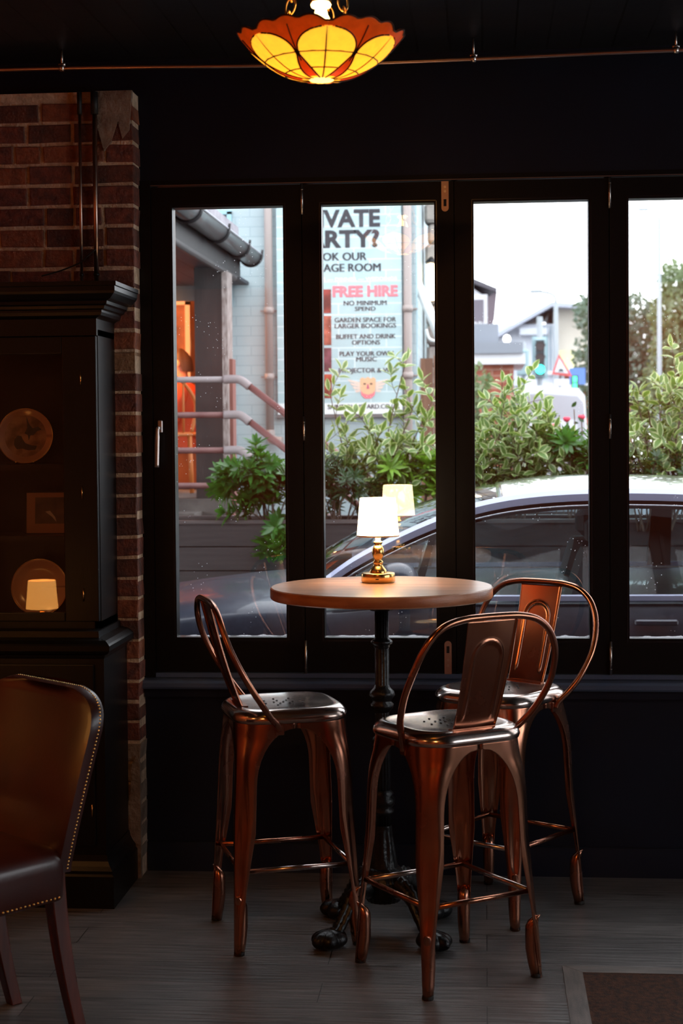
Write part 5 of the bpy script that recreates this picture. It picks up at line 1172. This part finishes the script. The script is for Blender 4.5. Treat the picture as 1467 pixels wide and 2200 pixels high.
tb2 = thing('traffic_signal_back', 'grey back of a second signal left of the traffic light', 'traffic light', (.72, 31, GZ))
mb = MB(); mb.tube([(.74, 31, GZ), (.74, 31, 3.2)], .045, 8); obj('pole', mb, POLE, tb2, world=tb2)
mb = MB(); mb.box((.62, 30.9, 2.55), (.84, 31.0, 3.05), bev=.03); obj('head', mb, mat('signal_grey', lin(150, 176, 182), .6), tb2, world=tb2)
for nm, lb, x_, y_, zt in (('street_pole', 'grey street pole between the traffic light and the triangular sign', 1.40, 32, 4.0), ('street_lamp', 'tall pale lamp post in the rightmost window', 4.23, 40, 6.6)):
    p_ = thing(nm, lb, 'post', (x_, y_, GZ)); mb = MB(); mb.tube([(x_, y_, GZ), (x_, y_, 2.4), (x_, y_, zt)], [.075, .06, .04], 10); obj('pole', mb, POLE, p_, world=p_)
    mb = MB(); mb.tube(spline([(x_, y_, zt), (x_-.05, y_, zt+.15), (x_-.3, y_, zt+.22)], 4), .025, 6); mb.box((x_-.5, y_-.06, zt+.19), (x_-.28, y_+.06, zt+.25)); obj('arm', mb, POLE, p_, world=p_)
ts = thing('warning_sign', 'red-bordered triangular warning sign on a post', 'road sign', (1.31, 27.5, GZ))
mb = MB(); mb.tube([(1.31, 27.55, GZ), (1.31, 27.55, 2.7)], .03, 8); obj('post', mb, POLE, ts, world=ts)
mb = MB(); mb.prism([(1.13, 27.5, 2.460), (1.47, 27.5, 2.420), (1.25, 27.5, 2.800)], (0, .02, 0)); obj('red_border', mb, mat('sign_red', lin(214, 92, 92), .5), ts, world=ts)
mb = MB(); mb.prism([(1.175, 27.48, 2.495), (1.405, 27.48, 2.470), (1.255, 27.48, 2.730)], (0, .018, 0)); o = obj('white_field', mb, mat('sign_white', lin(212, 212, 216), .5), ts, world=ts)
mb = MB(); mb.prism([(1.24, 27.465, 2.510), (1.33, 27.465, 2.505), (1.31, 27.465, 2.540), (1.26, 27.465, 2.550)], (0, .01, 0)); obj('hump_symbol', mb, mat('signal_black', lin(40, 54, 60), .5), o, world=ts)
mb = MB(); mb.box((1.17, 27.49, 2.120), (1.42, 27.51, 2.380)); pl_ = obj('plate_below', mb, mat('sign_white', lin(212, 212, 216), .5), ts, world=ts)
mb = MB(); mb.box((1.23, 27.48, 2.210), (1.29, 27.49, 2.260)); obj('symbol', mb, mat('signal_black', lin(40, 54, 60), .5), pl_, world=ts)
bs = thing('blue_sign', 'small blue rectangular road sign left of the trees', 'road sign', (1.70, 30, GZ))
mb = MB(); mb.box((1.55, 29.98, 2.350), (1.84, 30.0, 2.650)); obj('plate', mb, mat('sign_blue', lin(92, 132, 200), .5), bs, world=bs)
mb = MB(); mb.tube([(1.70, 30.05, GZ), (1.70, 30.05, 2.3)], .03, 8); obj('post', mb, POLE, bs, world=bs)
gl = thing('pedestrian_signal', 'green pedestrian signal under the small blue sign', 'traffic light', (1.60, 29.5, GZ))
mb = MB(); mb.box((1.56, 29.46, 2.240), (1.68, 29.5, 2.500)); obj('case', mb, mat('signal_black', lin(40, 54, 60), .5), gl, world=gl)
mb = MB(); mb.box((1.585, 29.44, 2.260), (1.655, 29.46, 2.360)); mb.box((1.585, 29.44, 2.380), (1.655, 29.46, 2.480)); obj('green_figures', mb, mat('signal_green2', (.1, 1, .4), .4, emit=2, ecol=(.02, 1, .35)), gl, world=gl)
mb = MB(); mb.tube([(1.62, 29.55, GZ), (1.62, 29.55, 2.0)], .03, 8); obj('post', mb, POLE, gl, world=gl)

# ---- white van seen from behind
van = thing('van', 'white van down the road, half hidden by the broad variegated shrub', 'van', (.76, 24, GZ))
mb = MB(); rings = []
for y_, k, zt in ((22.4, .97, 2.02), (22.5, 1, 2.12), (25.0, 1, 2.14), (26.4, .96, 2.08), (26.9, .88, 1.4), (27.1, .8, 1.1)):
    hw_ = .66*k; cx_ = .76; rings.append([(cx_-hw_, y_, .2), (cx_+hw_, y_, .2), (cx_+hw_, y_, 1.1), (cx_+hw_*.93, y_, zt-.12), (cx_+hw_*.80, y_, zt-.02), (cx_, y_, zt+.02), (cx_-hw_*.80, y_, zt-.02), (cx_-hw_*.93, y_, zt-.12), (cx_-hw_, y_, 1.1)])
o = obj('body', mb.loft(rings, 0, False, cap=True), mat('van_white', lin(172, 175, 184), .35, coat=.2), van, world=van); bevel(o, .03, 3)
mb = MB(); mb.prism([(.24, 22.39, 1.45), (1.28, 22.39, 1.45), (1.22, 22.43, 1.90), (.30, 22.43, 1.90)], (0, -.01, 0)); obj('rear_window', mb, mat('van_glass', lin(196, 202, 210), .15), van, world=van)
for s_ in (.20, 1.32):
    mb = MB(); mb.tube([(s_-.08, 23.1, GZ+.3), (s_+.08, 23.1, GZ+.3)], .31, 20); obj('wheel', mb, mat('tyre', lin(20, 20, 20)), van, world=van)
    mb = MB(); mb.tube([(s_-.08, 26.0, GZ+.3), (s_+.08, 26.0, GZ+.3)], .31, 20); obj('wheel', mb, mat('tyre', lin(20, 20, 20)), van, world=van)
mb = MB(); mb.box((.30, 22.32, .25), (1.22, 22.42, .42)); obj('bumper', mb, mat('tyre', lin(20, 20, 20)), van, world=van)
# a second parked car far right
cr = thing('parked_car', 'pale car parked across the road, seen through the rightmost shrub', 'car', (2.4, 16.5, GZ))
mb = MB(); rings = []
for x_, zt, k in ((1.55, .62, .9), (1.6, .80, 1), (2.1, .88, 1), (2.5, 1.30, .82), (3.6, 1.34, .82), (4.2, .95, .95), (4.5, .7, .9)):
    rings.append([(x_, 16.5-.85*k, .15), (x_, 16.5+.85*k, .15), (x_, 16.5+.85*k, min(zt, .85)), (x_, 16.5+.62*k, zt), (x_, 16.5-.62*k, zt), (x_, 16.5-.85*k, min(zt, .85))])
o = obj('body', mb.loft(rings, 0, True, cap=True), mat('van_white', lin(224, 226, 232)), cr, world=cr)
for x_ in (2.0, 4.0):
    mb = MB(); mb.tube([(x_, 15.64, GZ+.3), (x_, 15.84, GZ+.3)], .3, 20); obj('wheel', mb, mat('tyre', lin(20, 20, 20)), cr, world=cr)
    mb = MB(); mb.tube([(x_, 17.16, GZ+.3), (x_, 17.36, GZ+.3)], .3, 20); obj('wheel', mb, mat('tyre', lin(20, 20, 20)), cr, world=cr)
mb = MB(); mb.prism([(2.55, 15.72, .92), (3.55, 15.72, .92), (3.45, 15.83, 1.26), (2.7, 15.83, 1.26)], (0, -.01, 0)); obj('side_window', mb, mat('van_glass', lin(196, 202, 210)), cr, world=cr)
